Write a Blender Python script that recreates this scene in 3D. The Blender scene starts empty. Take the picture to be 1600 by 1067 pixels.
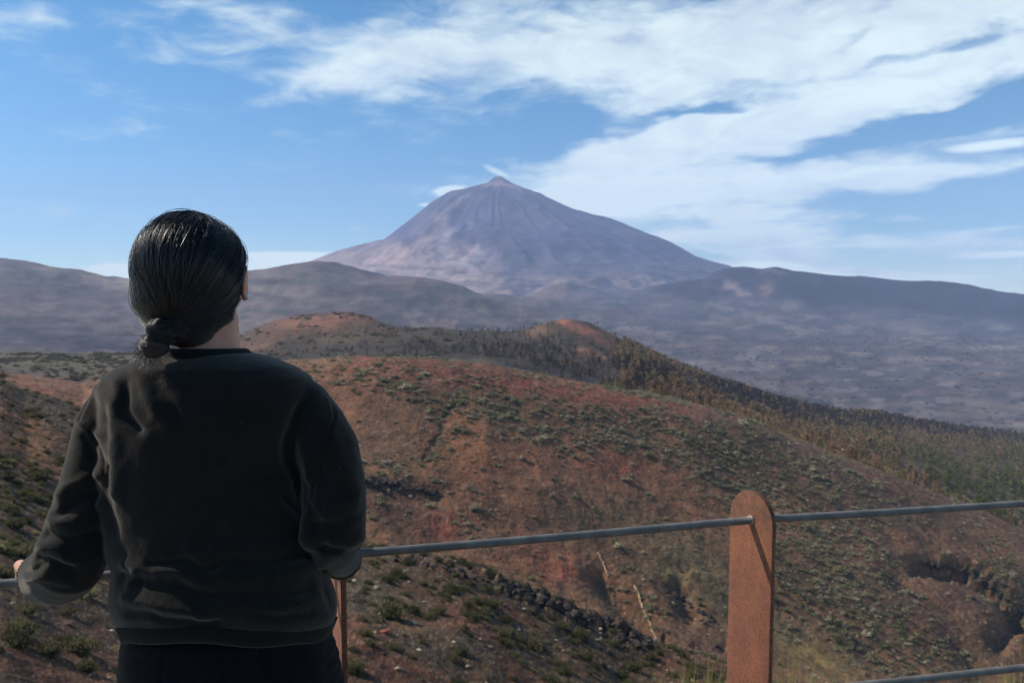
import bpy, bmesh, math, random, os
import numpy as np
from mathutils import Vector, Matrix
from mathutils.bvhtree import BVHTree
random.seed(5); RNG = np.random.default_rng(11)
C = bpy.context.scene.collection
SC = bpy.context.scene

# ------------------------------------------------------------------ camera
# the camera stands at the world origin, eye height EYE above the viewpoint pavement
F = 1244.0; CX, CY = 800.0, 533.5; HORIZON = 435.0
PITCH = math.atan((CY - HORIZON) / F); CP, SP = math.cos(PITCH), math.sin(PITCH)
EYE = 1.63; RAIL_DROP = 0.575
GROUND = -EYE

def ray(x, y):
    """pixel of the 1600 px photograph -> (X/Y, Z/Y) of the sight line"""
    x = np.asarray(x, float); y = np.asarray(y, float)
    u = (x - CX) / F; v = -(y - CY) / F
    fy = CP + v * SP
    return u / fy, (-SP + v * CP) / fy
def at(x, y, Y):
    U, S = ray(x, y); return Vector((float(U) * Y, Y, float(S) * Y))
def at_z(x, y, z):
    U, S = ray(x, y); return at(x, y, z / float(S))
def project(X, Y, Z):
    up = Y * SP + Z * CP; fw = Y * CP - Z * SP
    fw = np.maximum(fw, 1e-3)
    return CX + F * X / fw, CY - F * up / fw

cam = bpy.data.cameras.new('camera'); cam_ob = bpy.data.objects.new('camera', cam); C.objects.link(cam_ob)
cam.lens = F * 36 / 1600; cam.sensor_width = 36; cam.clip_start = 0.05; cam.clip_end = 60000
cam_ob.rotation_euler = (math.radians(90) - PITCH, 0, 0)
cam.dof.use_dof = True; cam.dof.focus_distance = 1.3; cam.dof.aperture_fstop = 10.0
SC.camera = cam_ob

# ------------------------------------------------------------------ tagging
def tag(o, label=None, cat=None, group=None, kind=None):
    if label: o['label'] = label
    if cat: o['category'] = cat
    if group: o['group'] = group
    if kind: o['kind'] = kind
    return o
def empty(name, loc=(0, 0, 0)):
    o = bpy.data.objects.new(name, None); C.objects.link(o); o.location = loc; o.empty_display_size = 0.1
    return o
def link_mesh(name, me, mat=None, parent=None):
    o = bpy.data.objects.new(name, me); C.objects.link(o)
    if mat is not None:
        me.materials.clear()
        for m in (mat if isinstance(mat, (list, tuple)) else [mat]): me.materials.append(m)
    if parent is not None: o.parent = parent
    return o
def np_mesh(name, verts, faces, smooth=True, col=None, matidx=None):
    verts = np.ascontiguousarray(verts, np.float32); faces = np.ascontiguousarray(faces, np.int32)
    me = bpy.data.meshes.new(name); n, k = faces.shape
    me.vertices.add(len(verts)); me.vertices.foreach_set('co', verts.ravel())
    me.loops.add(n * k); me.loops.foreach_set('vertex_index', faces.ravel())
    me.polygons.add(n); me.polygons.foreach_set('loop_start', np.arange(0, n * k, k, dtype=np.int32))
    try: me.polygons.foreach_set('loop_total', np.full(n, k, np.int32))
    except Exception: pass
    me.polygons.foreach_set('use_smooth', np.full(n, smooth, bool))
    if matidx is not None: me.polygons.foreach_set('material_index', np.ascontiguousarray(matidx, np.int32))
    me.update(calc_edges=True)
    if col is not None:
        a = me.color_attributes.new('Col', 'FLOAT_COLOR', 'POINT')
        c4 = np.ones((len(verts), 4), np.float32); c4[:, :3] = col
        a.data.foreach_set('color', c4.ravel())
    return me
def coords(me):
    a = np.empty(len(me.vertices) * 3, np.float32); me.vertices.foreach_get('co', a); return a.reshape(-1, 3)
def normals(me):
    a = np.empty(len(me.vertices) * 3, np.float32); me.vertices.foreach_get('normal', a); return a.reshape(-1, 3)

def lin(r, g, b):
    f = lambda c: (c / 255 / 12.92) if c / 255 <= 0.04045 else ((c / 255 + 0.055) / 1.055) ** 2.4
    return np.array([f(r), f(g), f(b)])

# ------------------------------------------------------------------ noise
def _h(ix, iy, iz, seed):
    n = (ix.astype(np.int64) * 374761393 + iy.astype(np.int64) * 668265263 + iz.astype(np.int64) * 2147483647 + seed * 1274126177) & 0xffffffff
    n = ((n ^ (n >> 13)) * 1274126177) & 0xffffffff
    n = ((n ^ (n >> 15)) * 2246822519) & 0xffffffff
    return ((n ^ (n >> 16)) & 0xffffff) / float(0xffffff)
def noise2(x, y, seed=0):
    x = np.asarray(x, float); y = np.asarray(y, float)
    ix = np.floor(x); iy = np.floor(y); fx = x - ix; fy = y - iy
    ux = fx * fx * fx * (fx * (fx * 6 - 15) + 10); uy = fy * fy * fy * (fy * (fy * 6 - 15) + 10); z = np.zeros_like(ix)
    a = _h(ix, iy, z, seed); b = _h(ix + 1, iy, z, seed); c = _h(ix, iy + 1, z, seed); d = _h(ix + 1, iy + 1, z, seed)
    return (a * (1 - ux) + b * ux) * (1 - uy) + (c * (1 - ux) + d * ux) * uy
def noise3(x, y, zz, seed=0):
    iz = np.floor(zz); fz = zz - iz; uz = fz * fz * (3 - 2 * fz)
    ix = np.floor(x); iy = np.floor(y); fx = x - ix; fy = y - iy
    ux = fx * fx * (3 - 2 * fx); uy = fy * fy * (3 - 2 * fy)
    def sl(k):
        a = _h(ix, iy, k, seed); b = _h(ix + 1, iy, k, seed); c = _h(ix, iy + 1, k, seed); d = _h(ix + 1, iy + 1, k, seed)
        return (a * (1 - ux) + b * ux) * (1 - uy) + (c * (1 - ux) + d * ux) * uy
    return sl(iz) * (1 - uz) + sl(iz + 1) * uz
def fbm2(x, y, o=4, seed=0):
    t = 0; a = 0.5; s = 0
    for k in range(o):
        t = t + a * noise2(x * 2 ** k + 17.3 * k, y * 2 ** k - 9.1 * k, seed + k); s += a; a *= 0.5
    return t / s
def smooth(e0, e1, x):
    t = np.clip((x - e0) / (e1 - e0), 0, 1); return t * t * (3 - 2 * t)

# ------------------------------------------------------------------ materials
class NT:
    def __init__(s, nt): s.nt = nt; s.nt.nodes.clear()
    def n(s, t, **kw):
        nd = s.nt.nodes.new(t)
        for k, v in kw.items():
            if k.startswith('i_'):
                key = k[2:]; key = int(key) if key.isdigit() else key.replace('_', ' ')
                nd.inputs[key].default_value = v
            else: setattr(nd, k, v)
        return nd
    def l(s, a, b): s.nt.links.new(a, b)
    def math(s, op, a, b=None, c=None, clamp=False):
        nd = s.nt.nodes.new('ShaderNodeMath'); nd.operation = op; nd.use_clamp = clamp
        for i, v in enumerate((a, b, c)):
            if v is None: continue
            if isinstance(v, (int, float)): nd.inputs[i].default_value = v
            else: s.l(v, nd.inputs[i])
        return nd.outputs[0]
    def mix(s, f, a, b, blend='MIX'):
        nd = s.nt.nodes.new('ShaderNodeMix'); nd.data_type = 'RGBA'; nd.blend_type = blend
        for sock, v in ((nd.inputs[0], f), (nd.inputs[6], a), (nd.inputs[7], b)):
            if isinstance(v, (int, float)): sock.default_value = v
            elif isinstance(v, (tuple, list, np.ndarray)): sock.default_value = tuple(float(q) for q in v)[:3] + (1,)
            else: s.l(v, sock)
        return nd.outputs[2]
    def noise(s, vec, scale, detail=4, rough=0.55, dist=0):
        nd = s.n('ShaderNodeTexNoise'); nd.inputs['Scale'].default_value = scale; nd.inputs['Detail'].default_value = detail
        nd.inputs['Roughness'].default_value = rough; nd.inputs['Distortion'].default_value = dist
        if vec is not None: s.l(vec, nd.inputs['Vector'])
        return nd.outputs[0]
    def remap(s, v, a, b, c=0, d=1):
        nd = s.n('ShaderNodeMapRange'); nd.inputs[1].default_value = a; nd.inputs[2].default_value = b
        nd.inputs[3].default_value = c; nd.inputs[4].default_value = d; s.l(v, nd.inputs[0]); return nd.outputs[0]
def new_mat(name):
    m = bpy.data.materials.new(name); m.use_nodes = True; t = NT(m.node_tree)
    out = t.n('ShaderNodeOutputMaterial'); b = t.n('ShaderNodeBsdfPrincipled'); t.l(b.outputs[0], out.inputs[0])
    b.inputs['Specular IOR Level'].default_value = 0.3
    return m, t, b
def pos(t): return t.n('ShaderNodeNewGeometry').outputs['Position']
def objc(t): return t.n('ShaderNodeTexCoord').outputs['Object']
def bump(t, b, h, strength=0.5, dist=0.01):
    nd = t.n('ShaderNodeBump'); nd.inputs['Strength'].default_value = strength; nd.inputs['Distance'].default_value = dist
    t.l(h, nd.inputs['Height']); t.l(nd.outputs[0], b.inputs['Normal']); return nd
def simple_mat(name, c1, c2, scale, rough=0.85, bs=0.3, bd=0.01, space='obj', detail=5, metallic=0.0):
    m, t, b = new_mat(name); v = objc(t) if space == 'obj' else pos(t)
    n = t.noise(v, scale, detail); f = t.remap(n, 0.35, 0.65)
    t.l(t.mix(f, c1, c2), b.inputs['Base Color']); b.inputs['Roughness'].default_value = rough; b.inputs['Metallic'].default_value = metallic
    if bs: bump(t, b, t.noise(v, scale * 3, 4), bs, bd)
    return m
def vcol_mat(name, rough=0.9, var=0.25, scale=1.0, translucent=False):
    m, t, b = new_mat(name); a = t.n('ShaderNodeAttribute', attribute_name='Col')
    n = t.noise(pos(t), scale, 2); f = t.remap(n, 0.3, 0.7, 1 - var, 1 + var)
    sc = t.n('ShaderNodeVectorMath', operation='SCALE'); t.l(a.outputs['Color'], sc.inputs[0]); t.l(f, sc.inputs['Scale'])
    t.l(sc.outputs[0], b.inputs['Base Color']); b.inputs['Roughness'].default_value = rough; b.inputs['Specular IOR Level'].default_value = 0.15
    if translucent:
        tr = t.n('ShaderNodeBsdfTranslucent'); t.l(sc.outputs[0], tr.inputs['Color']); mx = t.n('ShaderNodeMixShader'); mx.inputs[0].default_value = .38; t.l(b.outputs[0], mx.inputs[1]); t.l(tr.outputs[0], mx.inputs[2])
        out = [q for q in m.node_tree.nodes if q.type == 'OUTPUT_MATERIAL'][0]; t.l(mx.outputs[0], out.inputs[0])
    return m

# ------------------------------------------------------------------ sky and sun
SUN_EL = math.radians(40); SX, SY = -1.0, 0.26          # sun to the left, a touch beyond the camera plane
_l = math.hypot(SX, SY); SUN = Vector((SX / _l * math.cos(SUN_EL), SY / _l * math.cos(SUN_EL), math.sin(SUN_EL)))
sun = bpy.data.lights.new('sun', 'SUN'); sun_ob = bpy.data.objects.new('sun', sun); C.objects.link(sun_ob)
sun.energy = 5.0; sun.angle = math.radians(0.5); sun.color = (1.0, 0.95, 0.87)
sun_ob.rotation_euler = SUN.to_track_quat('Z', 'Y').to_euler()

W = bpy.data.worlds.new('World'); SC.world = W; W.use_nodes = True
def build_world():
    t = NT(W.node_tree); out = t.n('ShaderNodeOutputWorld'); bg = t.n('ShaderNodeBackground'); t.l(bg.outputs[0], out.inputs[0])
    dirv = t.n('ShaderNodeTexCoord').outputs['Generated']
    sep = t.n('ShaderNodeSeparateXYZ'); t.l(dirv, sep.inputs[0]); x, y, z = sep.outputs
    sky = t.n('ShaderNodeTexSky'); sky.sky_type = 'NISHITA'; sky.sun_disc = False
    sky.sun_elevation = SUN_EL; sky.sun_rotation = math.atan2(SX, SY); sky.altitude = 2100
    sky.air_density = 1.0; sky.dust_density = 0.6; sky.ozone_density = 1.6
    zz = t.math('MAXIMUM', t.math('ADD', z, 0.035), 0.012)
    cv = t.n('ShaderNodeCombineXYZ'); t.l(x, cv.inputs[0]); t.l(y, cv.inputs[1]); t.l(zz, cv.inputs[2]); t.l(cv.outputs[0], sky.inputs[0])
    az = t.math('ARCTAN2', x, y); el = t.math('ARCSINE', z)
    az = t.math('MULTIPLY', az, 57.2958); el = t.math('MULTIPLY', el, 57.2958)
    # wisp warp
    cp = t.n('ShaderNodeCombineXYZ'); t.l(az, cp.inputs[0]); t.l(el, cp.inputs[1])
    mp = t.n('ShaderNodeMapping'); mp.inputs['Rotation'].default_value = (0, 0, math.radians(-9)); mp.inputs['Scale'].default_value = (0.055, 0.19, 1)
    t.l(cp.outputs[0], mp.inputs[0])
    n_big = t.noise(mp.outputs[0], 1.6, 9, 0.56, 0.45)
    mp2 = t.n('ShaderNodeMapping'); mp2.inputs['Rotation'].default_value = (0, 0, math.radians(-12)); mp2.inputs['Scale'].default_value = (0.16, 0.42, 1); mp2.inputs['Location'].default_value = (3.1, 7.7, 0)
    t.l(cp.outputs[0], mp2.inputs[0])
    n_fine = t.noise(mp2.outputs[0], 1.5, 8, 0.62, 0.6)
    wn = t.n('ShaderNodeTexNoise'); wn.inputs['Scale'].default_value = 1.1; wn.inputs['Detail'].default_value = 4; t.l(mp2.outputs[0], wn.inputs['Vector'])
    wv = t.n('ShaderNodeVectorMath', operation='SUBTRACT'); t.l(wn.outputs['Color'], wv.inputs[0]); wv.inputs[1].default_value = (0.5, 0.5, 0.5)
    wm = t.n('ShaderNodeVectorMath', operation='MULTIPLY'); t.l(wv.outputs[0], wm.inputs[0]); wm.inputs[1].default_value = (9.0, 2.6, 0)
    wa = t.n('ShaderNodeVectorMath', operation='ADD'); t.l(cp.outputs[0], wa.inputs[0]); t.l(wm.outputs[0], wa.inputs[1])
    def blobs(lst, src):
        acc = None
        for (cx, cy, sx, sy, rot, amp) in lst:
            U, S = ray(cx, cy); a0 = math.degrees(math.atan(float(U))); e0 = math.degrees(math.atan(float(S) / math.hypot(1, float(U))))
            k = 57.3 / F * math.cos(math.radians(a0))
            m = t.n('ShaderNodeMapping'); m.vector_type = 'TEXTURE'
            m.inputs['Location'].default_value = (a0, e0, 0); m.inputs['Rotation'].default_value = (0, 0, math.radians(rot))
            m.inputs['Scale'].default_value = (sx * k, sy * k, 1); t.l(src, m.inputs[0])
            d = t.n('ShaderNodeVectorMath', operation='DOT_PRODUCT'); t.l(m.outputs[0], d.inputs[0]); t.l(m.outputs[0], d.inputs[1])
            e = t.math('EXPONENT', t.math('MULTIPLY', d.outputs['Value'], -1.0))
            acc = t.math('MULTIPLY', e, amp) if acc is None else t.math('MULTIPLY_ADD', e, amp, acc)
        return acc
    P = [(1050, 85, 430, 85, 3, .95), (700, 55, 270, 55, 2, .5), (330, 85, 90, 28, 8, .42), (550, 125, 70, 36, 12, .5), (1400, 100, 300, 75, 10, .75),
         (1230, 195, 350, 42, 9, .85), (980, 240, 150, 30, 9, .8), (1150, 290, 340, 42, 4, 1.0), (950, 300, 130, 40, 0, .8), (1400, 385, 340, 60, -2, .55),
         (1130, 375, 130, 40, 0, .75), (1500, 262, 170, 14, 4, .55), (1300, 425, 260, 20, -3, .5), (20, 20, 60, 34, 30, .45), (350, 5, 90, 16, 0, .45), (180, 40, 160, 30, 5, .18)]
    N = [(1090, 180, 110, 10, 7, -1.1), (1390, 212, 210, 15, 8, -1.0), (1560, 168, 120, 17, 5, -1.1), (1540, 303, 150, 17, 4, -1.3), (1130, 407, 70, 8, -4, -.6), (1420, 420, 160, 7, -4, -.45), (1090, 345, 60, 10, 4, -.2), (1050, 258, 90, 7, 4, -.55),
         (1470, 75, 170, 10, 10, -.5), (850, 200, 90, 45, 8, -.75), (1330, 50, 60, 12, 40, -.3), (750, 120, 90, 20, 10, -.25), (870, 40, 120, 12, 3, -.2)]
    S_ = [(703, 299, 26, 8, 3, 1.25), (665, 320, 15, 4, 0, .7), (178, 427, 44, 12, 0, 2.2), (455, 412, 95, 15, 0, 2.6), (1240, 432, 110, 9, -4, 1.1), (1560, 398, 90, 8, 2, .9), (1190, 419, 60, 9, 0, .9), (772, 266, 26, 6, -25, .55), (1560, 226, 90, 10, 2, .9),
          (1180, 388, 90, 5, 5, .55), (1230, 415, 70, 8, 0, .5), (1545, 357, 90, 3.5, 2, .5), (1350, 432, 120, 6, -4, .4), (800, 175, 40, 12, 0, .25), (930, 312, 150, 38, -4, 1.1), (1150, 288, 260, 18, 4, .6), (1340, 160, 150, 24, 6, .4), (1500, 120, 160, 20, 6, .3)]
    w = t.math('ADD', blobs(P, wa.outputs[0]), blobs(N, wa.outputs[0])); 
    # thin generic cover away from the pictured part of the sky
    far = t.remap(t.math('ABSOLUTE', az), 38, 70, 0, -0.35); w = t.math('ADD', w, far)
    k = t.math('MULTIPLY_ADD', t.math('SUBTRACT', n_big, 0.5), 1.75, w); k = t.math('MULTIPLY_ADD', t.math('SUBTRACT', n_fine, 0.5), 1.25, k)
    mp3 = t.n('ShaderNodeMapping'); mp3.inputs['Rotation'].default_value = (0, 0, math.radians(-3)); mp3.inputs['Scale'].default_value = (0.07, 0.75, 1); t.l(cp.outputs[0], mp3.inputs[0])
    n_lay = t.noise(mp3.outputs[0], 1.0, 6, 0.55, 0.4); lay = t.math('MULTIPLY', t.math('SUBTRACT', n_lay, 0.5), t.remap(el, 8.0, 4.0, 0, 2.6)); k = t.math('ADD', k, t.math('MULTIPLY', lay, t.remap(az, 4, 12)))
    sm = t.math('MULTIPLY_ADD', t.math('SUBTRACT', n_fine, 0.5), 0.9, blobs(S_, cp.outputs[0]))
    d1 = t.remap(k, 0.08, 1.02); d2 = t.remap(sm, 0.25, 0.8)
    d1.node.interpolation_type = 'SMOOTHSTEP'
    den = t.math('MAXIMUM', d1, d2)
    den = t.math('MULTIPLY', den, 0.93)
    lowbank = t.remap(el, 4.2, 1.0); lowbank = t.math('MULTIPLY', lowbank, t.remap(az, 6, 16))
    gn = t.noise(mp2.outputs[0], 0.9, 6, 0.6, 0.8); gg = t.remap(gn, 0.36, 0.66)
    grey = t.math('MULTIPLY', gg, 0.62); grey = t.math('MULTIPLY_ADD', lowbank, 0.45, grey, clamp=True); grey = t.math('SUBTRACT', grey, t.math('MULTIPLY', d2, 0.6), clamp=True)
    white = CLOUD_WHITE; dim = CLOUD_DIM
    cc = t.mix(grey, white, dim); gain = t.remap(el, 5, 24, 1.22, .93); gv = t.n('ShaderNodeVectorMath', operation='SCALE'); t.l(cc, gv.inputs[0]); t.l(gain, gv.inputs['Scale']); cc = gv.outputs[0]
    skyc = t.n('ShaderNodeHueSaturation'); skyc.inputs['Saturation'].default_value = SKY_SAT; skyc.inputs['Hue'].default_value = 0.491; skyc.inputs['Value'].default_value = 1.0; t.l(sky.outputs[0], skyc.inputs['Color'])
    res = t.mix(den, skyc.outputs[0], cc)
    t.l(res, bg.inputs[0]); bg.inputs[1].default_value = SKY_STRENGTH
SKY_STRENGTH = 0.14; SKY_SAT = 1.34
CLOUD_WHITE = (0.90 / SKY_STRENGTH, 1.04 / SKY_STRENGTH, 1.03 / SKY_STRENGTH); CLOUD_DIM = (0.60 / SKY_STRENGTH, 0.70 / SKY_STRENGTH, 0.84 / SKY_STRENGTH)
build_world()
SC.view_settings.view_transform = 'Standard'; SC.view_settings.look = 'None'; SC.view_settings.exposure = 0.0; SC.view_settings.gamma = 1.0
SC.cycles.use_denoising = True
SC.cycles.volume_bounces = 1; SC.cycles.max_bounces = 6; SC.cycles.diffuse_bounces = 3; SC.cycles.glossy_bounces = 2
SC.cycles.transparent_max_bounces = 8
# ------------------------------------------------------------------ terrain
# each line: (x, y) of the land's profile in the photograph plus the real distance (m) at which it lies
def LN(pts):
    p = np.array(pts, float); return p
c4 = LN([(-400, 520, 160), (0, 588, 170), (38, 610, 172), (80, 622, 170), (126, 641, 168), (200, 692, 160), (300, 765, 150), (430, 822, 138), (560, 848, 130), (640, 856, 128), (700, 872, 127), (760, 890, 126),
         (860, 934, 124), (960, 974, 122), (1040, 1010, 120), (1200, 1060, 118), (1400, 1130, 120), (1600, 1200, 125), (2000, 1350, 130)])
c3 = LN([(-400, 565, 500), (0, 580, 470), (30, 592, 460), (80, 604, 455), (130, 625, 440), (200, 600, 440), (300, 578, 440), (400, 569, 445), (480, 563, 450), (560, 558, 455), (640, 560, 460), (760, 573, 480), (810, 583, 490),
         (900, 600, 500), (1000, 614, 515), (1100, 633, 530), (1160, 653, 540), (1250, 690, 550), (1350, 728, 560), (1450, 768, 570), (1600, 828, 590), (2000, 980, 620)])
c2 = LN([(-400, 545, 900), (0, 556, 900), (200, 556, 950), (300, 546, 1020), (375, 527, 1100), (420, 507, 1150), (480, 492, 1200), (530, 486, 1220), (570, 491, 1220), (620, 510, 1200), (660, 518, 1190), (740, 522, 1180), (800, 520, 1160),
         (830, 511, 1150), (855, 504, 1150), (885, 501, 1150), (920, 508, 1160), (960, 529, 1180), (1020, 560, 1220), (1100, 592, 1290), (1200, 623, 1400), (1300, 646, 1520), (1400, 659, 1620), (1500, 670, 1700), (1600, 681, 1780), (2000, 710, 1900)])
LINES = []
def add(line): LINES.append(line)
X0 = np.array([-400, 0, 300, 560, 760, 1000, 1240, 1600, 2000.])
def flat(ys, ds, xs=X0): add(LN(list(zip(xs, ys, ds))))
def zline(Y, z, ):                                   # a level strip close by
    add(('z', Y, z))
zline(0.9, -1.80); zline(2.0, -1.95); zline(3.0, -2.5); zline(6.0, -4.6)
flat([1150] * 9, [18, 24, 36, 46, 56, 66, 76, 90, 100])
flat([800, 860, 985, 985, 1010, 1090, 1120, 1180, 1250], [60, 60, 66, 74, 82, 90, 96, 104, 110])
add(c4)
g = c4.copy(); g[:, 1] = c4[:, 1] + 22; g[:, 2] *= 1.3; add(g)
flat([560, 640, 800, 848, 905, 985, 1052, 1150, 1300], [260, 262, 262, 258, 258, 262, 268, 280, 290])
flat([555, 622, 690, 705, 740, 800, 850, 950, 1150], [360, 350, 340, 335, 345, 365, 385, 410, 430])
add(c3)
g = c3.copy(); g[:, 1] = c3[:, 1] + 9; g[:, 2] *= 1.13; add(g)
flat([560, 566, 566, 545, 548, 575, 668, 770, 830], [760, 740, 760, 800, 800, 820, 900, 900, 900])
add(c2)
add(LN([(-400, 560, 1300), (0, 562, 1300), (300, 556, 1400), (375, 545, 1500), (500, 530, 1600), (700, 535, 1600), (880, 545, 1600), (1000, 575, 1700), (1100, 612, 1800), (1300, 657, 2100), (1600, 662, 2250), (2000, 665, 2300)]))
add(LN([(-400, 490, 3300), (0, 497, 3300), (100, 505, 3300), (200, 520, 3300), (300, 524, 3300), (420, 508, 3300), (500, 500, 3300), (600, 503, 3300), (700, 515, 3300), (800, 532, 3400), (1000, 556, 3400), (1200, 568, 3400), (1600, 574, 3400), (2000, 575, 3400)]))
add(LN([(-400, 405, 5000), (-150, 400, 5000), (0, 410, 5000), (40, 412, 5000), (70, 420, 5000), (100, 428, 5000), (150, 433, 5000), (200, 438, 5000), (300, 438, 5000), (390, 430, 5000), (440, 420, 5000), (490, 415, 5000), (530, 418, 5000), (560, 424, 5000), (600, 433, 4950),
         (650, 439, 4900), (700, 448, 4900), (725, 453, 4850), (745, 462, 4800), (800, 477, 4700), (860, 495, 4600), (960, 518, 4500), (1100, 530, 4500), (1600, 538, 4500), (2000, 540, 4500)]))
add(LN([(-400, 430, 6400), (0, 430, 6400), (390, 450, 6400), (500, 440, 6400), (680, 470, 6400), (760, 462, 6400), (800, 466, 6400), (860, 470, 6400), (930, 478, 6400), (1000, 482, 6400), (1100, 480, 6400), (1200, 484, 6300), (1400, 500, 6200), (1600, 520, 6100), (2000, 560, 6000)]))
c0 = LN([(-400, 425, 8000), (0, 425, 8000), (390, 450, 8000), (600, 452, 8000), (700, 453, 8000), (760, 457, 8000), (800, 462, 8000), (835, 455, 7900), (862, 446, 7900), (885, 439.5, 7900), (903, 445, 7900), (925, 449, 7900), (945, 456, 7900), (975, 462, 7900), (1010, 456, 7700),
         (1060, 449, 7600), (1098, 441, 7500), (1112, 430, 7500), (1130, 424, 7500), (1160, 422, 7500), (1190, 425, 7400), (1212, 421, 7400), (1240, 427, 7300), (1300, 432, 7200), (1340, 433, 7200), (1400, 440, 7100), (1500, 450, 7000), (1600, 461, 6900), (1800, 485, 6800), (2000, 510, 6700)])
add(c0)
add(LN([(-400, 440, 9500), (390, 460, 9500), (700, 452, 9500), (860, 453, 9500), (1000, 450, 9500), (1100, 452, 9500), (1200, 450, 9500), (1600, 490, 9500), (2000, 540, 9500)]))
add(LN([(-400, 450, 15000), (390, 460, 15000), (700, 452, 15000), (1100, 455, 15000), (1600, 520, 15000), (2000, 560, 15000)]))

Uc = np.concatenate([np.linspace(-0.92, -0.70, 30, endpoint=False), np.linspace(-0.70, 0.70, 1000), np.linspace(0.70, 0.92, 31)[1:]])
Dr = np.concatenate([np.geomspace(0.9, 26, 50, endpoint=False), np.geomspace(26, 175, 260, endpoint=False), np.geomspace(175, 240, 16, endpoint=False), np.geomspace(240, 640, 300, endpoint=False),
                     np.geomspace(640, 1900, 190, endpoint=False), np.geomspace(1900, 15000, 250)])
def profile_grid(Uc, Dr):
    nL = len(LINES); K = np.zeros((nL, len(Uc))); SS = np.zeros((nL, len(Uc)))
    for i, L in enumerate(LINES):
        if isinstance(L, tuple): K[i] = math.log(L[1]); SS[i] = L[2] / L[1]; continue
        U, S = ray(L[:, 0], L[:, 1])
        K[i] = np.interp(Uc, U, np.log(L[:, 2])); 
        s = np.interp(Uc, U, S)
        SS[i] = s
    # monotone cubic (Fritsch-Carlson) along each column
    h = np.diff(K, axis=0); d = np.diff(SS, axis=0) / h
    m = np.zeros_like(SS)
    w1 = 2 * h[1:] + h[:-1]; w2 = h[1:] + 2 * h[:-1]
    ok = (d[:-1] * d[1:]) > 0
    with np.errstate(divide='ignore', invalid='ignore'):
        mm = (w1 + w2) / (w1 / d[:-1] + w2 / d[1:])
    m[1:-1] = np.where(ok, mm, 0); m[0] = d[0]; m[-1] = d[-1]
    lD = np.log(Dr); out = np.zeros((len(Dr), len(Uc)))
    idx = np.zeros((len(Dr), len(Uc)), int)
    for i in range(1, nL - 1): idx += (lD[:, None] >= K[i][None, :])
    cols = np.arange(len(Uc))[None, :].repeat(len(Dr), 0)
    k0 = K[idx, cols]; k1 = K[idx + 1, cols]; s0 = SS[idx, cols]; s1 = SS[idx + 1, cols]; m0 = m[idx, cols]; m1 = m[idx + 1, cols]; hh = k1 - k0
    t = np.clip((lD[:, None] - k0) / hh, 0, 1)
    out = (2 * t**3 - 3 * t**2 + 1) * s0 + (t**3 - 2 * t**2 + t) * hh * m0 + (-2 * t**3 + 3 * t**2) * s1 + (t**3 - t**2) * hh * m1
    return out
def relief(X, Y):
    """world-space roughness of the land, metres"""
    D = np.maximum(Y, 1.0); z = np.zeros_like(X)
    lam = 1600.0; k = 0
    while lam > 0.8:
        w = (1 - smooth(0.10, 0.28, lam / D)) * smooth(0.0006, 0.003, lam / D)
        rid = 1 - np.abs(2 * noise2(X / lam + 3.7 * k, Y / lam - 5.1 * k, 40 + k) - 1)
        nn = noise2(X / lam - 1.9 * k, Y / lam + 2.3 * k, 70 + k) - 0.5
        z += w * lam * (0.050 * nn + 0.030 * (rid - 0.5)) * (1 + .25 * smooth(2600, 4200, D))
        lam /= 2.0; k += 1
    return z
def gully(px, py, cx0, cy0, cx1, cy1, wid, dep):
    """a channel between two pictured points"""
    dx, dy = cx1 - cx0, cy1 - cy0; L2 = dx * dx + dy * dy
    t = np.clip(((px - cx0) * dx + (py - cy0) * dy) / L2, 0, 1)
    dist = np.hypot(px - cx0 - t * dx, py - cy0 - t * dy)
    return dep * np.exp(-(dist / wid) ** 2)
def polydist(px, py, pts):
    best = np.full(px.shape, 1e9)
    for (a, b), (c, d) in zip(pts[:-1], pts[1:]):
        dx, dy = c - a, d - b; t = np.clip(((px - a) * dx + (py - b) * dy) / (dx * dx + dy * dy), 0, 1)
        best = np.minimum(best, np.hypot(px - a - t * dx, py - b - t * dy))
    return best
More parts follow.
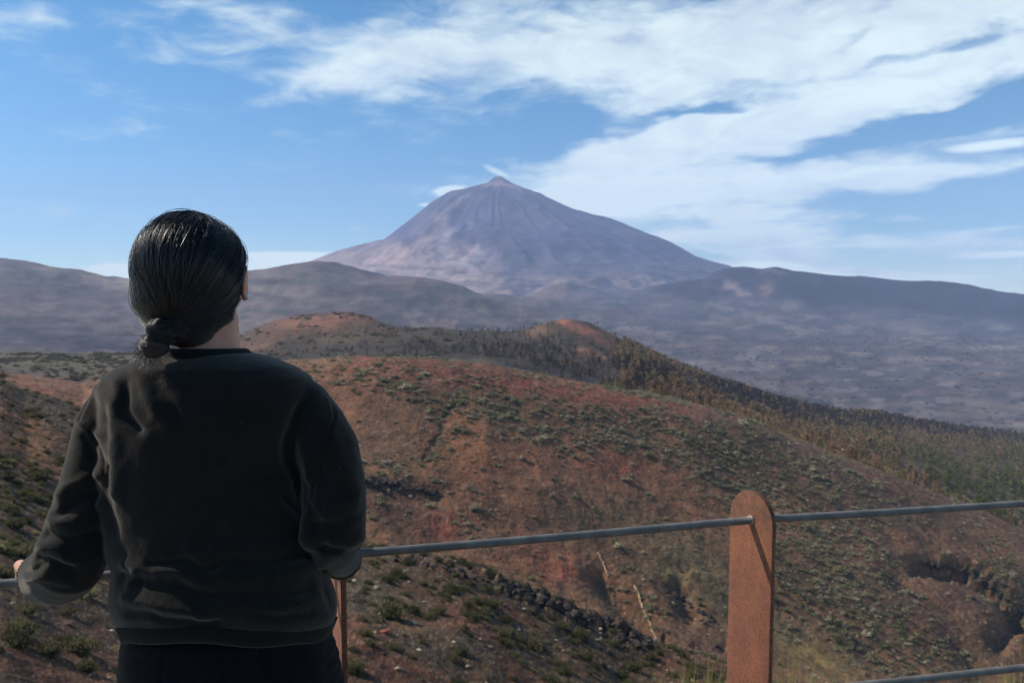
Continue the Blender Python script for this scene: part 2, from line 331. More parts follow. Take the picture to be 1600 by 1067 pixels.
def carve(px, py, D):
    """landforms seen in the photograph: ravines, outcrops, cut banks (metres up or down)"""
    z = np.zeros_like(px)
    main = smooth(235, 260, D) * (1 - smooth(470, 560, D))
    near = 1 - smooth(128, 150, D)
    s = D / F
    wob = (fbm2(px / 22, py / 14, 3, 5) - 0.5) * 16
    def rv(pts, wid, dep, m): 
        return -m * dep * s * np.exp(-(polydist(px + wob, py + wob * .6, pts) / wid) ** 2)
    z += rv([(1430, 880), (1500, 890), (1560, 925), (1600, 965)], 13, 26, main)
    z += rv([(1400, 900), (1480, 960), (1540, 1060)], 22, 14, main)
    z += rv([(1560, 1000), (1600, 940)], 20, 18, main)
    z += rv([(560, 764), (620, 778), (680, 778)], 12, 5, main)
    z += rv([(716, 620), (690, 670), (668, 720)], 6, 3, main)
    z += rv([(930, 900), (975, 940), (1035, 1000), (1070, 1040)], 16, 22, main)
    z += rv([(1060, 920), (1080, 960)], 14, 12, main)
    z += rv([(1040, 985), (1075, 1000), (1130, 1010)], 8, 12, main)
    z += -rv([(560, 742), (640, 748), (690, 760)], 12, 5, main)
    z += -rv([(1080, 905), (1160, 925), (1240, 960), (1330, 1010)], 10, 7, main)
    # parallel rills on the scree
    rill = np.abs(2 * fbm2((px * .75 - py * 1.05 + wob) / 42, (px + py) / 200, 4, 9) - 1)
    z += main * (rill - 0.3) * (3.4 + 2.2 * smooth(950, 1150, px)) * s * smooth(700, 820, py + (px - 600) * -0.05)
    rill2 = np.abs(2 * fbm2((px * .62 - py) / 16, (px + py) / 130, 3, 19) - 1)
    z += near * smooth(26, 60, D) * (rill2 - 0.3) * 7 * s
    # blocky outcrop on the near crest
    oc = np.exp(-(polydist(px, py, [(800, 912), (880, 948), (930, 968), (1010, 1003)]) / 20) ** 2) + .7 * np.exp(-(polydist(px, py, [(620, 862), (720, 885), (790, 912)]) / 15) ** 2)
    bl = np.floor(noise2(px / 11, py / 9, 3) * 5) / 5
    z += (1 - smooth(130, 150, D)) * smooth(40, 70, D) * oc * (bl - 0.15) * 16 * s
    z += main * np.exp(-(polydist(px, py, [(1470, 878), (1540, 905), (1600, 955)]) / 16) ** 2) * (bl) * 12 * s
    return z
def terrain_xyz(U, D, S):
    X = U * D; Z = S * D
    px, py = project(X, D + 0 * X, Z)
    fade = smooth(3.5, 9, D)
    Z = Z + (relief(X, D + 0 * X) + carve(px, py, D + 0 * X)) * fade
    return X, Z
S = profile_grid(Uc, Dr)
UU, DD = np.meshgrid(Uc, Dr)
# soften straight-line joints across the columns a little
for _ in range(3): S[:, 1:-1] = 0.25 * S[:, :-2] + 0.5 * S[:, 1:-1] + 0.25 * S[:, 2:]
TX, TZ = terrain_xyz(UU, DD, S)
TY = DD.copy()
PX, PY = project(TX, TY, TZ)

def land_colour(px, py, D, X, Y):
    n1 = fbm2(px / 90, py / 40, 4, 21); n2 = fbm2(px / 26, py / 14, 4, 22); n3 = fbm2(px / 9, py / 6, 3, 23)
    wx = px + (n2 - .5) * 46 + (n3 - .5) * 14; wy = py + (n2[::1] - .5) * 20 + (noise2(px / 11, py / 11, 8) - .5) * 12
    col = np.zeros(px.shape + (3,))
    def setc(mask, c): 
        nonlocal col
        c = np.asarray(c, float)
        col = col * (1 - mask[..., None]) + mask[..., None] * c
    def B(cx, cy, sx, sy, rot=0):
        r = math.radians(rot); dx = wx - cx; dy = wy - cy
        a = dx * math.cos(r) + dy * math.sin(r); b = -dx * math.sin(r) + dy * math.cos(r)
        return np.exp(-((a / sx) ** 2 + (b / sy) ** 2))
    def Lm(pts, w, k=1.0): return k * np.exp(-(polydist(wx, wy, pts) / w) ** 2)
    # far plain and hills
    setc(np.ones_like(px), lin(112, 98, 92))
    setc(smooth(.42, .62, n1), lin(96, 88, 86)); setc(smooth(.5, .68, n2) * .6, lin(126, 116, 98)); setc(smooth(.56, .66, fbm2(px / 60, py / 9, 4, 33)) * .55, lin(78, 84, 76))
    fp = (D > 1900) & (px > 900)
    setc(fp * smooth(.5, .66, fbm2(px / 70, py / 7, 4, 35)) * .7, lin(84, 84, 86))
    setc(fp * smooth(.60, .70, fbm2(px / 40, py / 8, 4, 36)) * .6, lin(140, 128, 112))
    far_l = (D > 1900) & (px < 900)
    setc(far_l * B(170, 432, 60, 8, 8) * .9, lin(170, 150, 118)); setc(far_l * B(430, 425, 80, 6) * .5, lin(130, 115, 90))
    setc(far_l * (B(90, 530, 170, 17, 5) + B(230, 545, 90, 8)) .clip(0, 1) * .9, lin(66, 62, 74)); setc(far_l * B(620, 470, 70, 10, 15) * .6, lin(80, 76, 84))
    setc(far_l * B(690, 505, 22, 6) * .9, lin(165, 130, 104)); setc(far_l * B(40, 470, 80, 20) * .5, lin(108, 84, 82)); setc(far_l * B(560, 505, 50, 10) * .5, lin(70, 68, 80))
    setc(far_l * (B(820, 520, 60, 8, 8)) * .4, lin(130, 120, 110))
    # dark escarpment on the right, pale band at the volcano's foot
    esc = (D > 5200) * smooth(960, 1080, px) * (1 - smooth(30, 60, py - (422 + np.clip(px - 1200, 0, 400) * .10)))
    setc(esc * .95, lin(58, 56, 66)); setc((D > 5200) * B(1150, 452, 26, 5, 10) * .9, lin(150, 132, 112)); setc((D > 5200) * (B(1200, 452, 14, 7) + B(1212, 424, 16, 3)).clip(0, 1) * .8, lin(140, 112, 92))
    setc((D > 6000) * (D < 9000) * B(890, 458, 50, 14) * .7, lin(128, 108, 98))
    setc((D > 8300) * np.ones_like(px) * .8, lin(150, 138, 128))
    # middle hills with bare red tops, darker wood below
    mid = smooth(600, 700, D) * (1 - smooth(1600, 2000, D))
    setc(mid, lin(84, 74, 66)); setc(mid * smooth(.42, .6, n1) * .7, lin(74, 66, 60))
    setc(mid * B(500, 503, 95, 15, -2), lin(150, 98, 76)); setc(mid * B(555, 492, 40, 8, 8) * .8, lin(140, 88, 70)); setc(mid * B(400, 535, 60, 12, -14) * .8, lin(128, 92, 72))
    setc(mid * B(560, 530, 70, 10, 0) * .5, lin(112, 92, 72)); setc(mid * B(640, 525, 90, 7) * .5, lin(100, 86, 64))
    setc(mid * B(905, 513, 52, 9, 22), lin(160, 98, 76)); setc(mid * B(840, 516, 24, 8, -20) * .8, lin(140, 104, 78)); setc(mid * B(918, 551, 16, 5), lin(165, 112, 84))
    setc(mid * (B(900, 580, 130, 26, 14) + B(720, 545, 120, 10)).clip(0, 1) * .75, lin(58, 52, 54))
    lf = 1 - smooth(250, 420, wx); setc(mid * smooth(960, 1100, px) * .8, lin(118, 92, 68)); setc(mid * lf * .8, lin(112, 100, 84)); setc(mid * lf * B(90, 566, 90, 6) * .6, lin(104, 104, 74))
    # the big red slope
    main = smooth(190, 215, D) * (1 - smooth(600, 650, D))
    setc(main, lin(132, 88, 62))
    setc(main * smooth(.45, .62, n1) * .7, lin(118, 86, 64)); setc(main * smooth(.52, .66, n2) * .45, lin(140, 96, 66))
    setc(main * Lm([(560, 572), (700, 585), (880, 612), (1080, 645)], 17, .9), lin(140, 78, 64)); setc(main * Lm([(1080, 650), (1220, 705), (1400, 780)], 26, .6), lin(118, 84, 68))
    setc(main * B(540, 620, 60, 40) * .7, lin(136, 84, 66)); setc(main * B(620, 690, 60, 45) * .7, lin(112, 86, 66))
    setc(main * B(740, 720, 90, 50, 30) * .8, lin(148, 90, 56)); setc(main * B(930, 735, 120, 30, 24) * .6, lin(156, 88, 62)); setc(main * B(960, 720, 60, 14, 14) * .6, lin(160, 84, 64))
    setc(main * B(800, 800, 80, 40, 40) * .7, lin(128, 82, 60)); setc(main * B(750, 775, 20, 40, 10) * .7, lin(112, 66, 60))
    setc(main * B(690, 825, 36, 26) * .95, lin(140, 70, 58)); setc(main * B(600, 790, 60, 20, 10) * .9, lin(98, 58, 54)); setc(main * B(640, 830, 22, 30) * .6, lin(96, 72, 60))
    setc(main * B(600, 758, 60, 12, 6) * .95, lin(64, 54, 50)); setc(main * B(770, 650, 60, 10, 20) * .4, lin(128, 104, 72))
    setc(main * B(860, 880, 60, 30, 25) * .9, lin(150, 86, 58)); setc(main * B(880, 900, 26, 14) * .7, lin(158, 74, 58)); setc(main * B(905, 930, 40, 26, 10) * .8, lin(140, 98, 68))
    setc(main * B(1000, 830, 120, 40, 35) * .75, lin(104, 84, 62)); setc(main * B(1100, 900, 110, 45, 35) * .85, lin(112, 96, 66)); setc(main * Lm([(990, 890), (1080, 905), (1140, 925)], 7, .7), lin(150, 126, 84))
    setc(main * B(955, 985, 50, 28, 40) * .8, lin(120, 92, 60)); setc(main * B(1090, 1010, 70, 26, 30) * .9, lin(96, 70, 62)); setc(main * B(1100, 1050, 40, 18, 30) * .8, lin(92, 58, 58))
    setc(main * B(1215, 985, 90, 26, 22) * .9, lin(110, 98, 72)); setc(main * B(1260, 1020, 90, 20, 22) * .95, lin(140, 116, 66)); setc(main * B(1275, 1032, 60, 10, 18) * .7, lin(148, 118, 66))
    setc(main * B(1330, 1035, 26, 12, 30) * .8, lin(96, 88, 66))
    setc(main * B(1300, 860, 80, 60, 40) * .6, lin(128, 88, 64)); setc(main * B(1330, 930, 90, 34, 40) * .6, lin(100, 88, 68)); setc(main * B(1500, 980, 100, 60, 50) * .9, lin(92, 66, 56))
    setc(main * B(1470, 860, 90, 26, 18) * .8, lin(130, 88, 64)); setc(main * B(1400, 790, 80, 18, 24) * .8, lin(98, 72, 62)); setc(main * B(1300, 735, 70, 16, 26) * .7, lin(104, 76, 66)); setc(main * B(1390, 760, 80, 5, 24) * .8, lin(150, 92, 60))
    setc(main * Lm([(716, 618), (690, 665), (672, 715)], 6.5, .85), lin(60, 60, 50)); setc(main * Lm([(1440, 880), (1510, 890), (1560, 925), (1600, 965)], 10, .9), lin(46, 38, 36))
    setc(main * Lm([(1560, 900), (1600, 960)], 16, .5), lin(80, 66, 54)); setc(main * (1 - smooth(120, 190, px)) * B(60, 612, 60, 14, 15), lin(136, 80, 60))
    pebb = smooth(.6, .75, noise2(px / 3.1, py / 2.2, 61)); setc(main * pebb * .3, lin(168, 138, 112))
    str_ = smooth(.5, .7, fbm2((px * .75 - py * 1.05) / 15, (px + py) / 240, 3, 64)); setc(main * str_ * .5 * smooth(690, 800, py), lin(96, 76, 58))
    # the near hillside
    near = 1 - smooth(150, 175, D)
    setc(near, lin(102, 76, 54)); setc(near * smooth(.40, .6, n1) * .8, lin(88, 70, 54)); setc(near * smooth(.46, .6, fbm2((px * .55 - py) / 30, (px + py) / 190, 4, 44)) * .7, lin(112, 66, 48))
    setc(near * B(585, 925, 40, 30) * .8, lin(88, 78, 64)); setc(near * B(600, 1040, 80, 30, 30) * .7, lin(108, 60, 46)); setc(near * Lm([(700, 900), (830, 945), (960, 1000)], 16, .7), lin(70, 56, 48))
    setc(near * Lm([(800, 912), (880, 948), (930, 968), (1010, 1003)], 13, .95), lin(40, 36, 36)); setc(near * B(60, 700, 70, 26, 30) * .85, lin(140, 92, 54)); setc(near * B(110, 650, 80, 26, 30) * .8, lin(80, 66, 58))
    setc(near * B(40, 1045, 80, 20, 20) * .8, lin(116, 68, 46)); setc(near * B(1150, 1062, 90, 16) * .5, lin(104, 78, 58))
    setc(near * B(120, 960, 110, 50) * .5, lin(78, 60, 46))
    pb = smooth(.66, .8, noise2(px / 2.6, py / 2.0, 66)); setc(near * pb * .35, lin(168, 146, 118))
    dk = smooth(.62, .75, noise2(px / 7, py / 5, 67)); setc(near * dk * .4, lin(60, 48, 40))
    lum = col.mean(-1, keepdims=True); col = col * (.80 + .04 * main)[..., None] + lum * (.20 - .04 * main)[..., None]; col = col * np.array([1.0, .97, .86])
    col = col * (1 - .06 * near)[..., None] * (1 - .04 * main)[..., None]
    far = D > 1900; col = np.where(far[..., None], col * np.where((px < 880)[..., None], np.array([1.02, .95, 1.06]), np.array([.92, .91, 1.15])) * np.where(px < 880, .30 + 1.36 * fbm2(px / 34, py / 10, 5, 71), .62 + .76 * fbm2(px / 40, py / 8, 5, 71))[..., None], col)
    return col
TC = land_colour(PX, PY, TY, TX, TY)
nr, nc = TX.shape
ii = np.arange(nr - 1)[:, None] * nc + np.arange(nc - 1)[None, :]
faces = np.stack([ii, ii + 1, ii + nc + 1, ii + nc], -1).reshape(-1, 4)
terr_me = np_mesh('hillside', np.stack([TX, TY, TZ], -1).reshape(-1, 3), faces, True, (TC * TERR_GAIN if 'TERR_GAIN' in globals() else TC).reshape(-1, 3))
def land_mat():
    m, t, b = new_mat('volcanic_soil'); a = t.n('ShaderNodeAttribute', attribute_name='Col')
    p = pos(t); ln = t.n('ShaderNodeVectorMath', operation='LENGTH'); t.l(p, ln.inputs[0])
    n1 = t.noise(p, 0.9, 6, 0.65); n2 = t.noise(p, 0.11, 6, 0.6); n3 = t.noise(p, 0.012, 6, 0.62); n4 = t.noise(p, 6.0, 4, 0.6)
    s = t.math('ADD', t.math('MULTIPLY', t.math('SUBTRACT', n1, 0.5), 0.9), t.math('MULTIPLY', t.math('SUBTRACT', n2, 0.5), 0.8))
    s = t.math('ADD', s, t.math('MULTIPLY', t.math('SUBTRACT', n3, 0.5), 0.7)); s = t.math('ADD', s, t.math('MULTIPLY', t.math('SUBTRACT', n4, 0.5), 0.4)); s = t.math('ADD', s, 1.0)
    sc = t.n('ShaderNodeVectorMath', operation='SCALE'); t.l(a.outputs['Color'], sc.inputs[0]); t.l(s, sc.inputs['Scale'])
    t.l(sc.outputs[0], b.inputs['Base Color']); b.inputs['Roughness'].default_value = 0.95; b.inputs['Specular IOR Level'].default_value = 0.1
    h = t.math('ADD', t.math('MULTIPLY', n1, 0.45), t.math('MULTIPLY', n2, 3.2)); h = t.math('ADD', h, t.math('MULTIPLY', n3, 22.0)); bump(t, b, h, 0.55, 1.0)
    return m
LAND = land_mat()
if os.environ.get('ONLYP'): pass
tag(link_mesh('hillside', terr_me, LAND), kind='structure')
def ground_z(x, y):
    """height of the land by bilinear lookup"""
    x = np.asarray(x, float); y = np.asarray(y, float)
    fu = np.interp(x / y, Uc, np.arange(nc)); fd = np.interp(np.log(y), np.log(Dr), np.arange(nr))
    i = np.clip(fd.astype(int), 0, nr - 2); j = np.clip(fu.astype(int), 0, nc - 2); a = fd - i; b = fu - j
    return (TZ[i, j] * (1 - b) + TZ[i, j + 1] * b) * (1 - a) + (TZ[i + 1, j] * (1 - b) + TZ[i + 1, j + 1] * b) * a

# land behind the viewer, so that the place goes on there
bk = np.array([[-14000, 0.9, -40], [-3.0, .9, -1.80], [3.0, .9, -1.80], [14000, .9, -40], [-14000, -3000, -40], [-3, -3000, -40], [3, -3000, -40], [14000, -3000, -40], [-60, -40, -1.9], [60, -40, -1.9]], float)
bx = np.linspace(-1, 1, 61); by = np.linspace(0, 1, 40); BX, BY = np.meshgrid(np.sign(bx) * np.abs(bx) ** 3 * 13500 , 0.9 - by ** 3 * 3000)
BZ = -1.80 - np.clip(np.hypot(BX, BY) - 12, 0, None) * 0.03 + (fbm2(BX / 60, BY / 60, 4, 3) - .5) * np.clip(np.hypot(BX, BY) * .05, 0, 12)
BZ[0] = np.where(np.abs(BX[0]) < 5, -1.80, -1.8 - (np.abs(BX[0]) - 5) * .03)
n_, c_ = BX.shape; ii = np.arange(n_ - 1)[:, None] * c_ + np.arange(c_ - 1)[None, :]
tag(link_mesh('ground', np_mesh('ground', np.stack([BX, BY, BZ], -1).reshape(-1, 3), np.stack([ii, ii + c_, ii + c_ + 1, ii + 1], -1).reshape(-1, 4), True, np.tile(lin(104, 80, 60), (n_ * c_, 1))), LAND), kind='structure')

# ------------------------------------------------------------------ the volcano
def volcano():
    D0 = 12500.0; k = D0 / F; cx = 779.0
    Lp = np.array([(0, 275.5), (5, 276), (9, 279), (15, 284), (21, 288), (27, 288.5), (34, 291), (43, 293.5), (58, 298.5), (78, 304), (95, 314), (110, 325), (140, 349), (165, 369), (182, 382), (196, 385), (220, 388), (250, 398), (272, 407), (290, 415), (330, 432), (420, 446), (560, 470)], float)
    Rp = np.array([(0, 275.5), (5, 276), (12, 281), (22, 287), (36, 293), (47, 298.5), (65, 306), (82, 313), (104, 323), (130, 333), (172, 346), (200, 357), (222, 367), (246, 376), (262, 383), (290, 397), (304, 405), (330, 414), (372, 426), (420, 440), (560, 462)], float)
    na, nr_ = 720, 330; ang = np.linspace(0, 2 * math.pi, na, endpoint=False); rr = 560 * np.linspace(0, 1, nr_) ** 1.25
    A, R = np.meshgrid(ang, rr, indexing='ij')
    zz = lambda y: ray(cx, y)[1] * D0
    zl = np.interp(R, Lp[:, 0], zz(Lp[:, 1])); zr = np.interp(R, Rp[:, 0], zz(Rp[:, 1]))
    w = 0.5 + 0.5 * np.cos(A); w = w * w * (3 - 2 * w)
    H = zl * (1 - w) + zr * w
    H[:, 1:-1] = .25 * H[:, :-2] + .5 * H[:, 1:-1] + .25 * H[:, 2:]
    x = R * k * np.cos(A); y = R * k * np.sin(A)
    wr = np.sin(A) ** 2
    rid = 0; am = 1
    for o, fr in enumerate((9, 19, 41, 83)):
        aw = A / (2 * math.pi) * fr + (fbm2(x / 900, y / 900, 3, 80 + o) - .5) * 1.6
        rid = rid + am * (1 - np.abs(2 * noise2(aw % fr, R / 160.0 + o * 7, 90 + o) - 1)); am *= .55
    env = smooth(18, 90, R) * (1 - .5 * smooth(260, 420, R))
    H = H + (rid - 1.2) * 135 * env * (0.25 + .75 * wr) + (fbm2(x / 260, y / 260, 5, 77) - .5) * 60 * smooth(10, 80, R) * (.35 + .65 * wr)
    lobes = np.floor(fbm2(x / 500, y / 500, 4, 71) * 7) / 7; H = H + (lobes - .5) * 90 * smooth(170, 300, R) * (.3 + .7 * wr)
    X = x + float(ray(cx, 400)[0]) * D0; Y = y + D0
    px, py = project(X, Y, H)
    n1 = fbm2(px / 50, py / 30, 4, 55); n2 = fbm2(px / 14, py / 12, 4, 56); sx_ = px + (n2 - .5) * 22; sy_ = py + (n1 - .5) * 22
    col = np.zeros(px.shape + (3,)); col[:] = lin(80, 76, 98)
    def setc(mk, c):
        nonlocal col
        mk = np.clip(mk, 0, 1)[..., None]; col = col * (1 - mk) + mk * np.asarray(c)
    def L(pts, wd, kk=1.0): return kk * np.exp(-(polydist(sx_, sy_, pts) / wd) ** 2)
    setc(smooth(.45, .6, n1) * .5, lin(84, 74, 84)); setc(smooth(.52, .66, n2) * .35, lin(122, 104, 104))
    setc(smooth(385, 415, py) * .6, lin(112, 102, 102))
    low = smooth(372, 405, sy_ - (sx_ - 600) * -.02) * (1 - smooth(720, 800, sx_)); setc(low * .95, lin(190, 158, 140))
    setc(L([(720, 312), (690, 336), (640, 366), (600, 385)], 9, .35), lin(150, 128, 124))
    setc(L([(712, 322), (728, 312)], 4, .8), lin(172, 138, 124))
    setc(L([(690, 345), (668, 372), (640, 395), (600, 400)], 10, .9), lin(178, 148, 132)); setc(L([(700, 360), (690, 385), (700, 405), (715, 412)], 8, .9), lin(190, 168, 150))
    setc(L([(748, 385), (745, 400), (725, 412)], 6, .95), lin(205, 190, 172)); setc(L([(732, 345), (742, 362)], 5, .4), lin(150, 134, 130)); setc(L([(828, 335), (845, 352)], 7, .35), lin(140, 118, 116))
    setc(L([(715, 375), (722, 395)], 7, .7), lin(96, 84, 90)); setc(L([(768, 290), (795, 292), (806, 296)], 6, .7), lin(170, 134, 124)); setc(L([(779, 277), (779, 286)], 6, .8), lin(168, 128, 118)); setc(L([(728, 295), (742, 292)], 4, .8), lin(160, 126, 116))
    streak = smooth(.5, .72, fbm2(A * 26, R / 90, 4, 58)); setc(streak * .3 * smooth(30, 90, R), lin(128, 112, 112))
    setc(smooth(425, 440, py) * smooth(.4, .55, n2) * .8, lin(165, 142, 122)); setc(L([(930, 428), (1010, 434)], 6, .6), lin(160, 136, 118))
    setc(smooth(.55, .65, fbm2(px / 40, py / 5, 4, 59)) * smooth(400, 425, py) * .6, lin(100, 92, 96))
    a0 = np.arange(na)[:, None]; a1 = (a0 + 1) % na; r0 = np.arange(nr_ - 1)[None, :]
    f = np.stack([a0 * nr_ + r0, a0 * nr_ + r0 + 1, a1 * nr_ + r0 + 1, a1 * nr_ + r0], -1).reshape(-1, 4)
    f = f[:, [0, 1, 2, 3]]
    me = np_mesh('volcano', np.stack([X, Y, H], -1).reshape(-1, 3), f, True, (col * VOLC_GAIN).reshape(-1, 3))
    m, t, b = new_mat('lava_slope'); a = t.n('ShaderNodeAttribute', attribute_name='Col'); p = pos(t)
    n = t.noise(p, 0.006, 7, .65); n_ = t.noise(p, 0.0016, 6, .6); sc = t.n('ShaderNodeVectorMath', operation='SCALE'); t.l(a.outputs['Color'], sc.inputs[0])
    t.l(t.math('ADD', t.remap(n, .3, .7, -.35, .35), t.remap(n_, .3, .7, .8, 1.2)), sc.inputs['Scale']); t.l(sc.outputs[0], b.inputs['Base Color']); b.inputs['Roughness'].default_value = 1.0; b.inputs['Specular IOR Level'].default_value = .05
    bump(t, b, t.math('MULTIPLY', n, 40.0), .5, 1.0)
    tag(link_mesh('volcano', me, m), kind='structure')
VOLC_GAIN = np.array([.92, .95, 1.06])
volcano()

# ------------------------------------------------------------------ haze: one closed box of even thin air round everything
def haze():
    zb = float(min(TZ.min(), BZ.min())) - 1.0
    v = [(x, y, z) for x in (-13950, 13950) for y in (-3100, 15600) for z in (zb, 1700)]
    f = [(0, 1, 3, 2), (4, 6, 7, 5), (0, 4, 5, 1), (2, 3, 7, 6), (0, 2, 6, 4), (1, 5, 7, 3)]
    me = bpy.data.meshes.new('haze'); me.from_pydata(v, [], f); me.update()
    m = bpy.data.materials.new('thin_haze'); m.use_nodes = True; t = NT(m.node_tree); out = t.n('ShaderNodeOutputMaterial'); pv = t.n('ShaderNodeVolumePrincipled')
    pv.inputs['Color'].default_value = HAZE_COL; pv.inputs['Density'].default_value = HAZE; pv.inputs['Anisotropy'].default_value = 0.0
    t.l(pv.outputs[0], out.inputs['Volume'])
    tag(link_mesh('haze', me, m), kind='stuff', label='thin bluish haze in the air over the caldera', cat='haze')
HAZE = 5.4e-5; HAZE_COL = (0.56, 0.70, 1.0, 1)
haze()
# ------------------------------------------------------------------ helpers to find ground under a pictured point
SG = TZ / TY
def hit(px, py, dmin=22.0):
    U, S_ = ray(px, py); U = float(U); S_ = float(S_)
    j = int(np.clip(round(np.interp(U, Uc, np.arange(nc))), 0, nc - 1)); r0 = int(np.searchsorted(Dr, dmin))
    k = np.nonzero(SG[r0:, j] >= S_)[0]
    D = Dr[r0 + (k[0] if len(k) else 0)]
    return Vector((U * D, D, float(ground_z(U * D, D))))
VMAX = np.maximum.accumulate(np.where(TY > 20, SG, -9), axis=0)      # highest sight line so far, per column
def seen(x, y, z, slack=0.0):
    fu = np.clip(np.interp(x / y, Uc, np.arange(nc)).astype(int), 0, nc - 1); fd = np.clip(np.searchsorted(Dr, y) - 2, 0, nr - 1)
    return (z + slack) / y >= VMAX[fd, fu]
def scatter(n, d0, d1, dens, u0=-.78, u1=.78, seed=1):
    r = np.random.default_rng(seed); D = np.sqrt(r.uniform(d0 ** 2, d1 ** 2, n)); U = r.uniform(u0, u1, n)
    x = U * D; z = ground_z(x, D); px, py = project(x, D, z)
    k = r.random(n) < dens(px, py, D)
    return x[k], D[k], z[k], px[k], py[k]
def gb(px, py, cx, cy, sx, sy, rot=0):
    r = math.radians(rot); dx = px - cx; dy = py - cy; a = dx * math.cos(r) + dy * math.sin(r); b = -dx * math.sin(r) + dy * math.cos(r)
    return np.exp(-((a / sx) ** 2 + (b / sy) ** 2))

# ------------------------------------------------------------------ plant shapes (numpy: verts, tris, tone per vertex)
def leaf_cloud(r, n, radius, height, size, z0=0.0, up=0.35, hollow=0.55, pw=1.0, tone=(0.75, 1.2)):
    th = r.uniform(0, 2 * math.pi, n); q = r.uniform(0.02, 1, n); el = np.arcsin(q ** pw)
    rad = r.uniform(hollow, 1.0, n) ** .6 * (1 + .22 * np.sin(th * 3 + r.uniform(0, 6)) * np.cos(el))
    nx, ny, nz = np.cos(th) * np.cos(el), np.sin(th) * np.cos(el), np.sin(el)
    c = np.stack([nx * radius * rad, ny * radius * rad, z0 + nz * height * rad], -1)
    d = np.stack([nx, ny, nz + up], -1) + r.normal(0, .35, (n, 3)); d /= np.linalg.norm(d, axis=1)[:, None]
    s = np.cross(d, r.normal(0, 1, (n, 3))); s /= np.linalg.norm(s, axis=1)[:, None]
    L = size * r.uniform(.7, 1.4, n)[:, None]
    v = np.stack([c - s * L * .38, c + s * L * .38, c + d * L], 1).reshape(-1, 3)
    f = np.arange(3 * n).reshape(-1, 3); tn = np.repeat(r.uniform(*tone, n), 3)
    return v, f, tn
def dome(radius, height, k=7, z0=0.0, tone=.7):
    v = [(0, 0, z0 + height)]; 
    for e in (.6, 0.0):
        for i in range(k):
            a = 2 * math.pi * i / k + e; v.append((radius * math.cos(a) * math.cos(e * 1.2) , radius * math.sin(a) * math.cos(e * 1.2), z0 + height * math.sin(e * 1.2)))
    f = []
    for i in range(k):
        j = (i + 1) % k; f.append((0, 1 + i, 1 + j)); f.append((1 + i, 1 + k + i, 1 + k + j)); f.append((1 + i, 1 + k + j, 1 + j))
    return np.array(v, float), np.array(f), np.full(len(v), tone)
def join(parts):
    V = []; Fc = []; T = []; o = 0
    for v, f, t in parts: V.append(v); Fc.append(f + o); T.append(t); o += len(v)
    return np.concatenate(V), np.concatenate(Fc), np.concatenate(T)
def stick(p0, p1, r0, r1, k=5, tone=1.0):
    p0 = np.array(p0, float); p1 = np.array(p1, float); d = p1 - p0; d /= np.linalg.norm(d); a = np.cross(d, (0.3, 0.9, .1)); a /= np.linalg.norm(a); b = np.cross(d, a)
    t = np.linspace(0, 2 * math.pi, k, endpoint=False)[:, None]; ring = np.cos(t) * a + np.sin(t) * b
    v = np.concatenate([p0 + ring * r0, p1 + ring * r1]); f = []
    for i in range(k): j = (i + 1) % k; f += [(i, j, k + j), (i, k + j, k + i)]
    return v, np.array(f), np.full(len(v), tone)
def merge(protos, which, x, y, z, sc, rot, col):
    """many placed copies of a few shapes as one mesh array"""
    V = []; Fc = []; Cc = []; o = 0
    for k, (v, f, t) in enumerate(protos):
        m = np.nonzero(which == k)[0]
        if not len(m): continue
        c, s = np.cos(rot[m])[:, None], np.sin(rot[m])[:, None]
        sx = sc[m] if sc.ndim == 2 else np.stack([sc[m]] * 3, 1)
        X = (v[None, :, 0] * c - v[None, :, 1] * s) * sx[:, :1] + x[m][:, None]; Y = (v[None, :, 0] * s + v[None, :, 1] * c) * sx[:, 1:2] + y[m][:, None]; Z = v[None, :, 2] * sx[:, 2:] + z[m][:, None]
        V.append(np.stack([X, Y, Z], -1).reshape(-1, 3)); n = len(v)
        Fc.append((f[None] + (np.arange(len(m)) * n)[:, None, None] + o).reshape(-1, 3)); o += n * len(m)
        Cc.append((t[None, :, None] * col[m][:, None, :]).reshape(-1, 3))
    return np.concatenate(V), np.concatenate(Fc), np.concatenate(Cc)
LEAF = vcol_mat('shrub_foliage', .9, .25, .9, True); BARK = simple_mat('charred_bark', lin(52, 42, 38), lin(92, 74, 62), 6, .95, .5, .02)
ROCKM = vcol_mat('rock', .95, .35, 1.4)

r = np.random.default_rng(3)
far_shrub = [join([leaf_cloud(r, 26, 1.0, .62, .42), dome(.82, .48, 6)]) for _ in range(6)]
near_shrub = [join([leaf_cloud(r, 300, 1.0, .72, .16, up=.9, hollow=.4), leaf_cloud(r, 110, .8, .9, .13, up=1.3), dome(.72, .5, 9, tone=.55)]) for _ in range(7)]

